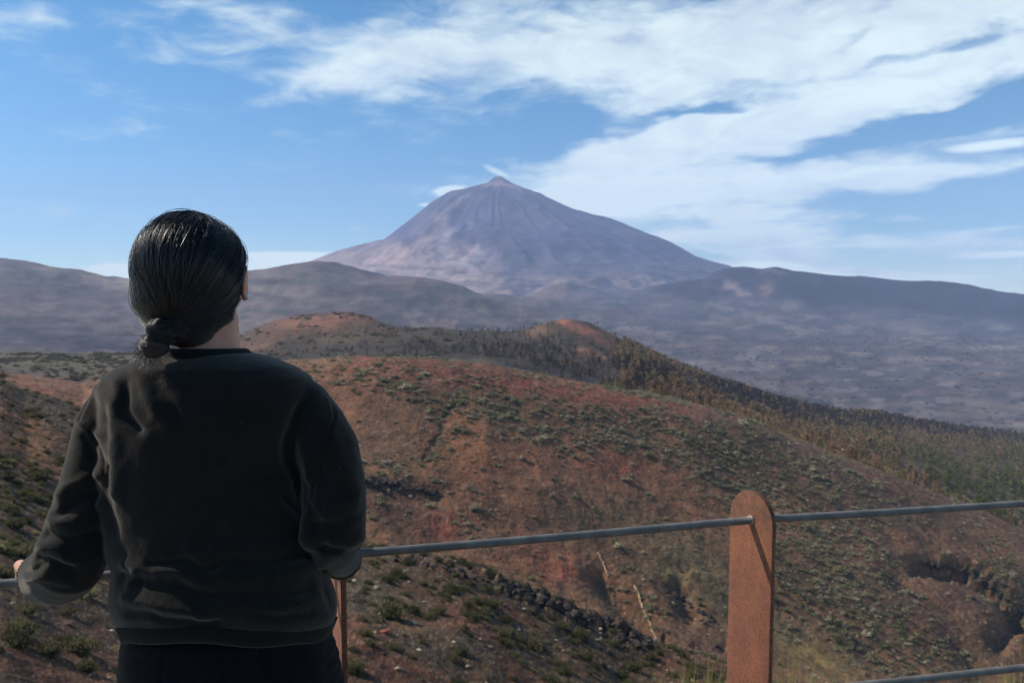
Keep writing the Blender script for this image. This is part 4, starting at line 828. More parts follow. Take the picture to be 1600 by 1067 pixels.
def post(base, tang_deg, width=.142, thick=.012, extra=.070):
    """flat bar on edge: rounded top, broad face square to the rail"""
    root = rail_root; tx, ty = math.cos(math.radians(tang_deg)), math.sin(math.radians(tang_deg)); nx, ny = -ty, tx
    hw = width / 2; topc = -RAIL_DROP + extra - hw; prof = [(-hw, GROUND), (-hw, topc)] + [(-hw * math.cos(a), topc + hw * math.sin(a)) for a in np.linspace(0, math.pi, 25)[1:-1]] + [(hw, topc), (hw, GROUND)]
    bm = bmesh.new(); front = [bm.verts.new((u * tx - nx * thick / 2, u * ty - ny * thick / 2, z + EYE)) for u, z in prof]; f0 = bm.faces.new(front)
    ext = bmesh.ops.extrude_face_region(bm, geom=[f0]); bmesh.ops.translate(bm, verts=[q for q in ext['geom'] if isinstance(q, bmesh.types.BMVert)], vec=(nx * thick, ny * thick, 0)); bmesh.ops.recalc_face_normals(bm, faces=bm.faces[:])
    e = [q for q in bm.edges if q.calc_face_angle(0) > 1.0]; bmesh.ops.bevel(bm, geom=e, offset=.0016, segments=2, affect='EDGES', profile=.6)
    me = bpy.data.meshes.new('post'); bm.to_mesh(me); bm.free(); me.polygons.foreach_set('use_smooth', [True] * len(me.polygons))
    try: me.set_sharp_from_angle(angle=math.radians(35))
    except Exception: pass
    po = link_mesh('post', me, RUST, root); po.location = (base.x, base.y, GROUND)
    for zz in (-RAIL_DROP, LOW):                       # bead of weld round each rail
        for sgn in (-1, 1):
            bm = bmesh.new(); c = Vector((nx, ny, 0)) * sgn * (thick / 2 + .001); rr_ = random.Random(int(base.x * 100))
            ang = np.linspace(0, 2 * math.pi, 30, endpoint=False); k = 8; rings = []
            for a in ang:
                cx = Vector((tx, ty, 0)) * math.cos(a) + Vector((0, 0, 1)) * math.sin(a); w = rr_.uniform(.0016, .0034); ctr = c + cx * (RR + .0008)
                rings.append([bm.verts.new(ctr + cx * math.cos(b) * w + Vector((nx, ny, 0)) * sgn * math.sin(b) * w + Vector((0, 0, zz - GROUND))) for b in np.linspace(0, 2 * math.pi, k, endpoint=False)])
            for i in range(len(ang)):
                for j in range(k): bm.faces.new((rings[i][j], rings[i][(j + 1) % k], rings[(i + 1) % 30][(j + 1) % k], rings[(i + 1) % 30][j]))
            bmesh.ops.recalc_face_normals(bm, faces=bm.faces[:]); me = bpy.data.meshes.new('weld'); bm.to_mesh(me); bm.free(); me.polygons.foreach_set('use_smooth', [True] * len(me.polygons)); link_mesh('weld', me, WELD, po)
    pl = bmesh.new(); bmesh.ops.create_cube(pl, size=1); bmesh.ops.scale(pl, vec=(.19, .12, .012), verts=pl.verts); bmesh.ops.rotate(pl, cent=(0, 0, 0), matrix=Matrix.Rotation(math.radians(tang_deg), 3, 'Z'), verts=pl.verts); bmesh.ops.translate(pl, vec=(0, 0, .012), verts=pl.verts)
    bmesh.ops.bevel(pl, geom=pl.edges[:], offset=.002, segments=1, affect='EDGES'); me = bpy.data.meshes.new('foot_plate'); pl.to_mesh(me); pl.free(); link_mesh('foot_plate', me, RUST, po)
    return po
TANG = -64
for b in (A0, A1, A2, A3, A4): post(b, TANG)

# paved edge of the viewpoint
def pave_mat():
    m, t, b = new_mat('paving'); p = pos(t); br = t.n('ShaderNodeTexBrick'); t.l(p, br.inputs['Vector']); br.inputs['Scale'].default_value = 2.2; br.inputs['Color1'].default_value = (*lin(128, 112, 98), 1); br.inputs['Color2'].default_value = (*lin(110, 96, 86), 1); br.inputs['Mortar'].default_value = (*lin(70, 62, 56), 1); br.inputs['Mortar Size'].default_value = .012
    n = t.noise(p, 14, 6); t.l(t.mix(.5, br.outputs['Color'], t.mix(t.remap(n, .35, .65), lin(96, 84, 74), lin(136, 120, 104))), b.inputs['Base Color']); b.inputs['Roughness'].default_value = .9; bump(t, b, n, .3, .01); return m
def slab():
    o = 0.16; nrm = Vector((-dmid.y, dmid.x, 0)); P = [A0 - dmid * 2 + nrm * o, A2 + nrm * o, A4 + dr * 1 + Vector((-dr.y, dr.x, 0)) * o]; P = [Vector((p.x, p.y, 0)) for p in P]; pts = P + [Vector((6, -5, 0)), Vector((-5, -5, 0))]
    bm = bmesh.new(); f = bm.faces.new([bm.verts.new((p.x, p.y, GROUND)) for p in pts]); ext = bmesh.ops.extrude_face_region(bm, geom=[f]); bmesh.ops.translate(bm, verts=[q for q in ext['geom'] if isinstance(q, bmesh.types.BMVert)], vec=(0, 0, -1.3)); bmesh.ops.recalc_face_normals(bm, faces=bm.faces[:])
    me = bpy.data.meshes.new('pavement'); bm.to_mesh(me); bm.free(); tag(link_mesh('pavement', me, pave_mat()), kind='structure')
slab()

# clumps of dry grass just past the edge
def grass_clump(base, n, h, spread, c1, c2, label, seed):
    r = np.random.default_rng(seed); V = []; Fc = []; K = []; o = 0
    for i in range(n):
        a = r.uniform(0, 6.28); q = r.uniform(0, 1) ** .6; x0, y0 = math.cos(a) * q * spread * .55, math.sin(a) * q * spread * .55; L = h * r.uniform(.55, 1.05) * (1 - .25 * q); lean = r.uniform(.05, .5) * (.3 + q); w = r.uniform(.0016, .0034); b = a + r.normal(0, .6)
        cc = c1 * (1 - (t_ := r.random())) + c2 * t_
        pts = [np.array([x0 + math.cos(b) * lean * L * s * s, y0 + math.sin(b) * lean * L * s * s, L * s * (1 - .2 * lean * s)]) for s in (0, .35, .7, 1.0)]; sd = np.array([-math.sin(b), math.cos(b), 0])
        for k, p in enumerate(pts): ww = w * (1 - k / 3.2); V += [p - sd * ww, p + sd * ww]; K += [cc, cc]
        for k in range(3): m = o + 2 * k; Fc.append((m, m + 1, m + 3, m + 2))
        o += 8
    me = np_mesh('grass_clump', np.array(V), np.array(Fc), True, np.array(K)); ob = link_mesh('grass_clump', me, LEAF); ob.location = base; tag(ob, label, 'grass')
def gb_at(px_, top_y, Y, h): p = at(px_, top_y, Y); return Vector((p.x, p.y, p.z - h))
grass_clump(gb_at(1100, 1046, 2.55, .55), 900, .62, .30, lin(172, 160, 92), lin(136, 134, 68), 'yellow-green grass clump at the lower left of the tall rusty post', 51)
grass_clump(gb_at(1236, 1044, 2.6, .55), 900, .62, .28, lin(172, 160, 92), lin(136, 134, 68), 'yellow-green grass clump at the lower right of the tall rusty post', 52)
grass_clump(gb_at(1600, 1022, 2.9, .56), 260, .66, .16, lin(140, 146, 70), lin(170, 160, 96), 'tall thin grass clump behind the low rail at the right edge', 53)
# ------------------------------------------------------------------ the person at the railing
YC = 1.29                                            # distance of the body's middle
PXM = YC / F * 1.0                                   # metres per photo pixel there
def mesh_from(V, Fc, name='tmp'):
    me = bpy.data.meshes.new(name); me.from_pydata([tuple(v) for v in V], [], Fc); me.update(); return me
class Soup:
    def __init__(s): s.V = []; s.F = []
    def ring_loft(s, rings, close=True):
        """rings: list of equally long point lists"""
        o = len(s.V); k = len(rings[0])
        for r_ in rings: s.V += [tuple(p) for p in r_]
        for i in range(len(rings) - 1):
            for j in range(k): s.F.append((o + i * k + j, o + i * k + (j + 1) % k, o + (i + 1) * k + (j + 1) % k, o + (i + 1) * k + j))
        if close:
            s.F.append(tuple(o + j for j in reversed(range(k)))); s.F.append(tuple(o + (len(rings) - 1) * k + j for j in range(k)))
    def limb(s, pts, rads, k=16, ends=True, flat=None):
        pts = [Vector(p) for p in pts]; rings = []
        P = list(pts); R = list(rads)
        if ends:
            d0 = (pts[0] - pts[1]).normalized(); d1 = (pts[-1] - pts[-2]).normalized(); A = []; B = []
            for c in (.97, .8, .45): A.append((pts[0] + d0 * rads[0] * c, rads[0] * math.sqrt(1 - c * c)))
            for c in (.45, .8, .97): B.append((pts[-1] + d1 * rads[-1] * c, rads[-1] * math.sqrt(1 - c * c)))
            P = [a[0] for a in A] + P + [b[0] for b in B]; R = [a[1] for a in A] + R + [b[1] for b in B]
        ref = Vector((0.13, -1, 0.21)).normalized()
        for i, p in enumerate(P):
            a = (P[min(i + 1, len(P) - 1)] - P[max(i - 1, 0)]).normalized(); u = (ref - a * ref.dot(a)).normalized(); w = a.cross(u); ref = u
            fl = (1, 1) if flat is None else flat
            rings.append([p + (u * math.cos(t) * fl[0] + w * math.sin(t) * fl[1]) * R[i] for t in np.linspace(0, 2 * math.pi, k, endpoint=False)])
        s.ring_loft(rings)
    def ball(s, c, r3, k=20, m=12, rot=None):
        c = Vector(c); rings = []
        for i in range(1, m):
            th = math.pi * i / m; ring = []
            for t in np.linspace(0, 2 * math.pi, k, endpoint=False):
                v = Vector((math.sin(th) * math.cos(t) * r3[0], math.sin(th) * math.sin(t) * r3[1], -math.cos(th) * r3[2]))
                if rot is not None: v = rot @ v
                ring.append(c + v)
            rings.append(ring)
        s.ring_loft(rings)
    def obj(s, name='tmp'):
        o = bpy.data.objects.new(name, mesh_from(s.V, s.F)); C.objects.link(o); bm = bmesh.new(); bm.from_mesh(o.data); bmesh.ops.recalc_face_normals(bm, faces=bm.faces[:]); bm.to_mesh(o.data); bm.free(); return o
def fuse(soup, voxel, smooth_it=6, fac=.6, name='mesh'):
    o = soup.obj(); m = o.modifiers.new('r', 'REMESH'); m.mode = 'VOXEL'; m.voxel_size = voxel; m.adaptivity = 0
    if smooth_it: q = o.modifiers.new('s', 'SMOOTH'); q.iterations = smooth_it; q.factor = fac
    dg = bpy.context.evaluated_depsgraph_get(); ev = o.evaluated_get(dg); me = bpy.data.meshes.new_from_object(ev, depsgraph=dg); me.name = name
    old = o.data; bpy.data.objects.remove(o); bpy.data.meshes.remove(old)
    me.polygons.foreach_set('use_smooth', [True] * len(me.polygons)); return me
def Pt(x, y, Y=YC): return at(x, y, Y)
def sup(c, hw, hd, n=2.3, k=48, yaw=0.0, dz=0.0):
    """super-ellipse ring; dz lifts the back edge"""
    out = []
    for t in np.linspace(0, 2 * math.pi, k, endpoint=False):
        ct, st = math.cos(t), math.sin(t); u = math.copysign(abs(ct) ** (2 / n), ct) * hw; w = math.copysign(abs(st) ** (2 / n), st) * hd
        out.append(Vector((c.x + u * math.cos(yaw) - w * math.sin(yaw), c.y + u * math.sin(yaw) + w * math.cos(yaw), c.z - dz * w / hd)))
    return out
M_ = PXM

# --- hand poses on the rail
zr = -RAIL_DROP
def hand(s, O, along, fwd, side, scale=1.0):
    """palm resting over the rail at O, fingers wrapped over its far side; side=+1 puts the thumb towards +along"""
    up = Vector((0, 0, 1)); q = lambda a, f_, u: O + along * a * scale + fwd * f_ * scale + up * u * scale
    wrist = q(0, -.075, .036)
    s.limb([wrist - fwd * .06 + up * .006, wrist, q(0, -.05, .036)], [.026, .024, .026], 16, flat=(.8, 1.1))
    for i in range(4):
        a = (i - 1.5) * .0205 * -side; L = (.92, 1.0, .96, .78)[i]; r0 = (.0092, .0095, .0090, .0080)[i]
        s.limb([q(a * .55, -.06, .034), q(a * .8, -.03, .036), q(a, .004, .034)], [.014, .0135, .0115], 12)
        k1 = q(a, .006, .033); k2 = q(a * 1.04, .006 + .030 * L, .022); k3 = q(a * 1.02, .006 + .034 * L, .022 - .024 * L); k4 = q(a, .006 + .018 * L, .022 - .038 * L)
        s.limb([k1, k2, k3, k4], [r0 * 1.08, r0 * .98, r0 * .9, r0 * .78], 12)
    s.limb([q(.018 * side, -.055, .030), q(.034 * side, -.034, .022), q(.046 * side, -.020, .012), q(.050 * side, -.012, -.008)], [.014, .0118, .0102, .0085], 12)
    return wrist
railpt = lambda x: A1 + dmid * ((x - A1.x) / dmid.x)
LH = at_z(64, 905, zr + .0); LH = railpt(LH.x)
RH = railpt(at_z(532, 866, zr).x)
fwd = Vector((-dmid.y, dmid.x, 0)); fwl = Vector((-math.sin(math.radians(36)), math.cos(math.radians(36)), 0)); all_ = Vector((-math.cos(math.radians(36)), -math.sin(math.radians(36)), 0))

ARM_L = [(210, 606, 1.29, .036), (180, 628, 1.288, .040), (160, 664, 1.28, .0425), (152, 710, 1.27, .044), (142, 760, 1.26, .047), (130, 806, 1.25, .050), (119, 846, 1.245, .054), (110, 876, 1.255, .055), (99, 889, 1.285, .053)]
ARM_R = [(444, 606, 1.29, .032), (472, 628, 1.288, .040), (492, 664, 1.28, .048), (510, 700, 1.27, .052), (519, 750, 1.26, .053), (521, 800, 1.25, .0525), (520, 832, 1.25, .048), (522, 850, 1.28, .043)]
# --- body as one surface
def build_body():
    s = Soup(); hc = Pt(302, 424, 1.315)
    s.ball(hc, (.074, .092, .096), 32, 20)                                  # skull
    s.ball(hc + Vector((0, .035, -.045)), (.056, .062, .066), 28, 16)        # face
    s.ball(hc + Vector((0, .052, -.088)), (.034, .036, .026), 20, 12)        # chin
    s.limb([hc + Vector((-.03, .078, .022)), hc + Vector((0, .088, .026)), hc + Vector((.03, .078, .022))], [.010, .011, .010], 12)   # brow
    s.limb([hc + Vector((0, .090, .012)), hc + Vector((0, .104, -.018)), hc + Vector((0, .110, -.030))], [.008, .010, .012], 12)      # nose
    for sx in (-1, 1):
        s.ball(hc + Vector((sx * .010, .101, -.032)), (.008, .009, .007), 10, 8)
        s.ball(hc + Vector((sx * .040, .066, -.020)), (.022, .022, .020), 14, 10)   # cheek
        s.ball(hc + Vector((sx * .013, .090, -.058)), (.014, .009, .005), 12, 8)      # lips
        s.ball(hc + Vector((sx * .012, .089, -.067)), (.012, .009, .006), 12, 8)
        rot = Matrix.Rotation(math.radians(18 * sx), 3, 'Z') @ Matrix.Rotation(math.radians(-10), 3, 'X')
        ec = hc + Vector((sx * (.0812 if sx > 0 else .076), .004, -.020))
        s.ball(ec, (.006, .018, .031), 16, 12, rot)                                # ear
        s.limb([ec + rot @ Vector((.004 * sx, -.010 + .016 * math.sin(a), .026 * math.cos(a))) for a in np.linspace(-.6, 2.9, 9)], [.0036] * 9, 8)
    nb = Pt(325, 560, 1.30)
    s.limb([hc + Vector((.012, .0, -.055)), Pt(326, 505, 1.315), Pt(326, 545, 1.30), nb + Vector((0, 0, -.03))], [.052, .0475, .0495, .062], 28)
    # trunk under the sweatshirt
    rows = [(556, 326, 62, .055), (580, 326, 120, .075), (610, 326, 148, .085), (680, 328, 140, .095), (780, 330, 122, .09), (880, 345, 128, .09), (960, 358, 140, .095), (1040, 362, 150, .10)]
    s.ring_loft([sup(Pt(c, y), hw * M_, hd) for (y, c, hw, hd) in rows])
    # arms
    for arm, H, fw_ in ((ARM_L, LH, fwl), (ARM_R, RH, fwd)):
        P = [Pt(a, b, c) for a, b, c, d in arm]; wv = H + fw_ * -.075 + Vector((0, 0, .034)); R = [min(.044, d * .70) for a, b, c, d in arm]
        P += [P[-1].lerp(wv, .5), wv]; R += [.028, .0235]; s.limb(P, R, 20)
    hand(s, LH, all_, fwl, -1); hand(s, RH, dmid, fwd, -1)
    # legs and feet
    for sx, cx in ((-1, 288), (1, 436)):
        hip = Pt(cx, 1030, YC); kn = Vector((hip.x * .96 , YC + .02, -1.13)); an = Vector((hip.x * .97, YC - .03, GROUND + .085))
        s.limb([hip, hip.lerp(kn, .5), kn, kn.lerp(an, .35), kn.lerp(an, .75), an], [.083, .070, .052, .052, .038, .033], 24)
        s.limb([an + Vector((0, -.02, -.03)), an + Vector((sx * .01, .06, -.045)), an + Vector((sx * .02, .15, -.055))], [.032, .030, .022], 16)
    me = fuse(s, .0032, 3, .5, 'person'); v = coords(me).astype(float)
    # eye sockets and the line of the mouth
    for sx in (-1, 1):
        c = np.array(hc + Vector((sx * .031, .090, .004))); d = np.linalg.norm((v - c) / np.array([.015, .02, .010]), axis=1); v[:, 1] -= .007 * np.exp(-d ** 2)
    c = np.array(hc + Vector((0, .092, -.0625))); d = np.linalg.norm((v - c) / np.array([.018, .02, .0018]), axis=1); v[:, 1] -= .003 * np.exp(-d ** 2)
    me.vertices.foreach_set('co', v.astype(np.float32).ravel()); me.update(); return me, hc
def skin_mat():
    m, t, b = new_mat('skin'); v = objc(t); n = t.noise(v, 30, 4); n2 = t.noise(v, 420, 3)
    t.l(t.mix(t.remap(n, .35, .65), lin(206, 150, 120), lin(190, 128, 100)), b.inputs['Base Color']); b.inputs['Roughness'].default_value = .5; b.inputs['Subsurface Weight'].default_value = .3; b.inputs['Subsurface Radius'].default_value = (.012, .005, .003); b.inputs['Subsurface Scale'].default_value = .6; bump(t, b, n2, .08, .001); return m
SKIN = skin_mat()
body_me, HC = build_body()
person = link_mesh('person', body_me, SKIN); tag(person, 'person in a baggy black sweatshirt seen from behind, hands on the handrail', 'person')
for sx in (-1, 1):
    s = Soup(); s.ball(HC + Vector((sx * .031, .0775, .004)), (.0115, .0115, .0115), 24, 16); o = s.obj('eye'); m, t, b = new_mat('eye_white')
    p_ = objc(t); d = t.n('ShaderNodeVectorMath', operation='DISTANCE'); t.l(p_, d.inputs[0]); d.inputs[1].default_value = HC + Vector((sx * .031, .089, .004)); k = t.remap(d.outputs['Value'], .0055, .006); t.l(t.mix(k, (.03, .015, .01), (.7, .68, .66)), b.inputs['Base Color']); b.inputs['Roughness'].default_value = .15
    o.data.materials.append(m); o.parent = person; o.data.polygons.foreach_set('use_smooth', [True] * len(o.data.polygons))

# --- sweatshirt
def stroke(px, py, pts, w):
    return np.exp(-(polydist(px, py, pts) / w) ** 2)
def build_sweat():
    s = Soup()
    # y, left x, right x, half depth, depth offset
    rows = [(551, 262, 390, .058, .012), (556, 238, 412, .068, .010), (563, 212, 434, .078, .006), (574, 186, 460, .088, 0), (590, 166, 484, .098, 0), (615, 160, 494, .108, 0), (660, 162, 492, .116, 0), (720, 160, 478, .118, 0), (780, 162, 478, .118, 0), (830, 166, 488, .120, 0),
            (866, 174, 500, .124, 0), (895, 186, 514, .130, 0), (915, 184, 522, .134, -.002), (940, 184, 530, .138, -.004), (958, 188, 532, .136, -.004), (975, 193, 526, .130, -.002), (984, 199, 516, .122, 0), (989, 206, 508, .112, 0)]
    rg = []
    for (y, a, b, hd, off) in rows:
        c = Pt((a + b) / 2, y); c.y += off; rg.append(sup(c, (b - a) / 2 * M_, hd, 2.25, 64, 0, (.046 * float(smooth(640, 940, y)) + .004)))
    s.ring_loft(rg)
    # left sleeve
    wl = LH + fwl * -.050 + Vector((0, 0, .028)); wr = RH + fwd * -.085 + Vector((0, 0, .018))
    L = ARM_L
    P = [Pt(a, b, c) for a, b, c, d in L]; R = [d for a, b, c, d in L]; e = P[-1]
    P += [e.lerp(wl, .40) + Vector((-.008, 0, -.006)), e.lerp(wl, .8) + Vector((-.004, 0, -.002)), wl]; R += [.049, .041, .035]; s.limb(P, R, 28, True); SL['L'] = (P[-2], P[-1])
    Rr = ARM_R
    P = [Pt(a, b, c) for a, b, c, d in Rr]; R = [d for a, b, c, d in Rr]; e = P[-1]
    P += [e.lerp(wr, .45), e.lerp(wr, .8), wr]; R += [.040, .0375, .034]; s.limb(P, R, 28, True); SL['R'] = (P[-2], P[-1])
    me = fuse(s, .0027, 8, .5, 'sweatshirt'); v = coords(me).astype(float); n = normals(me).astype(float)
    px, py = project(v[:, 0], v[:, 1], v[:, 2]); back = smooth(-.05, .35, -n[:, 1] )
    w1 = (fbm2(px / 46, py / 46, 3, 701) - .5) * 18; qx = px + w1; qy = py + (fbm2(px / 40, py / 40, 3, 705) - .5) * 18
    d = np.zeros(len(v))
    F_ = lambda pts, w, a: a * stroke(qx, qy, pts, w)
    sh = lambda pts, w, a: a * stroke(px, py, pts, w)
    # left back: long vertical fold beside the sleeve, drag lines from the neck
    d += back * (F_([(166, 640), (164, 700), (168, 760), (172, 830)], 9, -.008) + F_([(180, 600), (176, 680), (182, 770)], 14, .006) + F_([(192, 596), (198, 640), (216, 676)], 8, -.008) + F_([(216, 580), (232, 620), (262, 668)], 12, .006) + F_([(246, 590), (272, 650)], 10, -.004) + F_([(150, 600), (166, 640)], 8, .004))
    d += back * (F_([(128, 668), (158, 688), (166, 706)], 6, .005) + F_([(132, 690), (164, 730)], 6, -.005))
    # right armpit
    d += back * (F_([(462, 640), (447, 690), (446, 720), (468, 760), (480, 790), (500, 850)], 11, -.008) + F_([(432, 640), (424, 700), (440, 760)], 14, .005) + F_([(474, 690), (480, 730), (478, 752)], 9, .007) + F_([(500, 660), (490, 720)], 9, .004) + F_([(400, 760), (440, 800), (486, 850)], 14, .005) + F_([(420, 740), (466, 800)], 8, -.004))
    # lower back: gathered cloth
    d += back * (F_([(190, 905), (240, 912), (320, 928), (420, 930), (480, 915)], 9, -.007) + F_([(196, 886), (300, 902), (420, 900), (500, 880)], 10, .006) + F_([(240, 885), (340, 880), (450, 872), (505, 862)], 8, -.007) + F_([(300, 862), (400, 854), (490, 840)], 10, .004)
              + F_([(192, 935), (250, 946), (330, 958)], 9, .007) + F_([(205, 958), (270, 968), (340, 975)], 6, -.005) + F_([(505, 893), (514, 920), (520, 950)], 6, -.008) + F_([(528, 930), (522, 955)], 8, .005) + F_([(430, 946), (500, 930)], 9, .005) + F_([(400, 965), (480, 958)], 6, -.004) + F_([(196, 912), (214, 900)], 8, .008))
    # sleeve wrinkles
    armL = smooth(-60, -20, 170 - px) * smooth(700, 720, py)
    d += (F_([(150, 740), (118, 760), (92, 775)], 8, .006) + F_([(150, 770), (112, 792), (86, 800)], 7, -.007) + F_([(160, 790), (110, 818), (80, 812)], 9, .007) + F_([(150, 830), (104, 842), (70, 836)], 7, -.009) + F_([(110, 870), (78, 852), (62, 856)], 9, .006)
          + F_([(112, 886), (86, 880), (58, 872)], 6, -.008) + F_([(100, 906), (70, 902), (50, 900)], 8, .005) + F_([(150, 870), (160, 840)], 10, -.004) + F_([(70, 884), (54, 886), (46, 890)], 5, -.006)) * (px < 172)
    d += (F_([(480, 800), (530, 790), (566, 770)], 9, .004) + F_([(484, 822), (530, 816), (566, 800)], 7, -.005) + F_([(500, 846), (540, 846), (560, 836)], 7, .004) + F_([(505, 860), (540, 862), (558, 852)], 5, -.006) + F_([(520, 690), (552, 740), (560, 790)], 10, .003) + F_([(500, 720), (530, 770)], 9, -.003)) * (px > 474)
    # soft overall drape in body space
    fx, fy, fz = v[:, 0], v[:, 1], v[:, 2]
    d += (noise3(fx * 9, fy * 9, fz * 6, 61) - .5) * .010 + (noise3(fx * 21, fy * 21, fz * 15, 62) - .5) * .0030 + (noise3(fx * 50, fy * 50, fz * 40, 63) - .5) * .0010
    front = 1 - back; d += front * (np.sin(fz * 60 + 3 * noise3(fx * 5, fy * 5, fz * 5, 64)) * .003) * smooth(-.35, -.45, fz)
    v += n * d[:, None] * .88; me.vertices.foreach_set('co', v.astype(np.float32).ravel()); bm = bmesh.new(); bm.from_mesh(me)
    for _ in range(4): bmesh.ops.smooth_vert(bm, verts=bm.verts, factor=.5, use_axis_x=True, use_axis_y=True, use_axis_z=True)
    bm.to_mesh(me); bm.free(); me.update(); v = coords(me).astype(float); n = normals(me).astype(float); px, py = project(v[:, 0], v[:, 1], v[:, 2]); back = smooth(-.05, .3, -n[:, 1]); qy_ = py + (noise2(px / 20, py / 20, 5) - .5) * 5; qx_ = px + (noise2(px / 18, py / 18, 6) - .5) * 5
    d = 0 * px
    for pts in ([(156, 590), (128, 648), (124, 657), (138, 670), (156, 702), (163, 735)], [(516, 620), (522, 660), (507, 703), (498, 745), (486, 775)]):
        c_ = polydist(qx_, qy_, pts); d += -.0019 * np.exp(-(c_ / 1.9) ** 2) + .0010 * np.exp(-((c_ - 5) / 3.0) ** 2)
    v += n * (d * back)[:, None]; me.vertices.foreach_set('co', v.astype(np.float32).ravel()); me.update()
    return me
SL = {}
def cloth_mat(name, c1, c2, rough=.95, sheen=.35, weave=480, tint=(.75, .72, .66, 1)):
    m, t, b = new_mat(name); v = objc(t); n = t.noise(v, weave, 2, .7); n2 = t.noise(v, 40, 5, .6); lint = t.noise(v, 260, 1, .4)
    c = t.mix(t.remap(n2, .35, .65), c1, c2); c = t.mix(t.remap(lint, .74, .80, 0, .35), c, (.16, .15, .14)); c = t.mix(t.remap(n, .56, .72, 0, .5), c, tuple(np.array(c2) * 2.1))
    t.l(c, b.inputs['Base Color']); b.inputs['Roughness'].default_value = rough; b.inputs['Sheen Weight'].default_value = sheen; b.inputs['Sheen Roughness'].default_value = .45; b.inputs['Sheen Tint'].default_value = tint; b.inputs['Specular IOR Level'].default_value = .12
    bump(t, b, t.math('ADD', n, t.math('MULTIPLY', n2, 1.5)), .6, .0018); return m
FLEECE = cloth_mat('black_fleece', (.0135, .0112, .0090), (.0172, .0142, .0114), .95, .27, tint=(.95, .84, .70, 1))
def rib_mat(axis='Z', scale=320):
    m, t, b = new_mat('ribbed_knit'); v = t.n('ShaderNodeTexCoord').outputs['UV']; n = t.noise(objc(t), 800, 2); 
    b.inputs['Base Color'].default_value = (.0120, .0100, .0082, 1); b.inputs['Roughness'].default_value = .95; b.inputs['Sheen Weight'].default_value = .2; b.inputs['Sheen Tint'].default_value = (.75, .72, .66, 1); b.inputs['Sheen Roughness'].default_value = .45; b.inputs['Specular IOR Level'].default_value = .12; bump(t, b, n, .4, .001); return m
RIB = rib_mat()
sweat = link_mesh('sweatshirt', build_sweat(), FLEECE, person)
def ribbed(name, rings_c, parent, k=200, ribs=66, amp=.0007, closed=False):
    """rings_c: list of functions t->Vector with outward normal scale"""
    rings = []
    for fn in rings_c: rings.append([fn(t, amp * math.sin(t * ribs)) for t in np.linspace(0, 2 * math.pi, k, endpoint=False)])
    s = Soup(); s.ring_loft(rings, False); 
    if closed:
        o = 0; n = len(rings)
        for j in range(k): s.F.append(((n - 1) * k + j, (n - 1) * k + (j + 1) % k, (j + 1) % k, j))
    o = s.obj(name); o.data.materials.append(RIB); o.parent = parent; o.data.polygons.foreach_set('use_smooth', [True] * len(o.data.polygons)); return o
def band_around(name, P, Q, r0, r1, ribs, parent, over=.004):
    a = (Q - P).normalized(); u = a.cross(Vector((0, 0, 1))).normalized(); w = u.cross(a); fns = []
    for tt, R in ((-.1, r0 - .004), (0, r0), (.12, r0 + over), (.5, (r0 + r1) / 2 + over * .8), (.9, r1 + over * .5), (1.0, r1), (1.02, r1 - .006), (.7, r1 - .008)):
        fns.append(lambda t, e, tt=tt, R=R: P.lerp(Q, tt) + (u * math.cos(t) + w * math.sin(t)) * (R + e))
    return ribbed(name, fns, parent, 180, ribs)
for key, r0, r1 in (('L', .0390, .036), ('R', .0375, .034)):
    P, Q = SL[key]; d_ = (Q - P).normalized(); band_around('cuff', P + d_ * .010, Q + d_ * .044, r0, r1 - .002, 44, sweat, .003)
def collar():
    c = Pt(326, 551, YC + .012); hw, hd = .0615, .058; fns = []
    for dr_, dz in ((.0165, -.013), (.0135, -.0065), (.0085, .0000), (.0035, .0058), (-.0005, .0078), (-.0035, .0062), (-.003, -.002), (.004, -.012)):
        def fn(t, e, dr_=dr_, dz=dz):
            st = math.sin(t); return Vector((c.x + (hw + dr_ + e) * math.cos(t), c.y + (hd + dr_ + e) * st, c.z + dz - .018 * max(0, st) + .004 * max(0, -st)))
        fns.append(fn)
    return ribbed('collar', fns, sweat, 260, 84, .0006, True)
collar()
def hem():
    rows = [(972, 191, 529, .1325), (980, 193.5, 526.5, .1325), (988, 196, 523, .130), (995, 199, 519, .127), (998, 202, 516, .123), (994, 205, 512, .120), (982, 203, 514, .120)]; fns = []
    for (y, a, b, hd) in rows:
        c = Pt((a + b) / 2, y)
        def fn(t, e, c=c, hw=(b - a) / 2 * M_, hd=hd):
            ct, st = math.cos(t), math.sin(t); n = 2.25; return Vector((c.x + math.copysign(abs(ct) ** (2 / n), ct) * (hw + e), c.y + math.copysign(abs(st) ** (2 / n), st) * (hd + e), c.z + .047 * -st + .003 * math.sin(3 * t + 1) + .002 * math.sin(7 * t)))
        fns.append(fn)
    return ribbed('hem_band', fns, sweat, 640, 210, .0006)
hem()

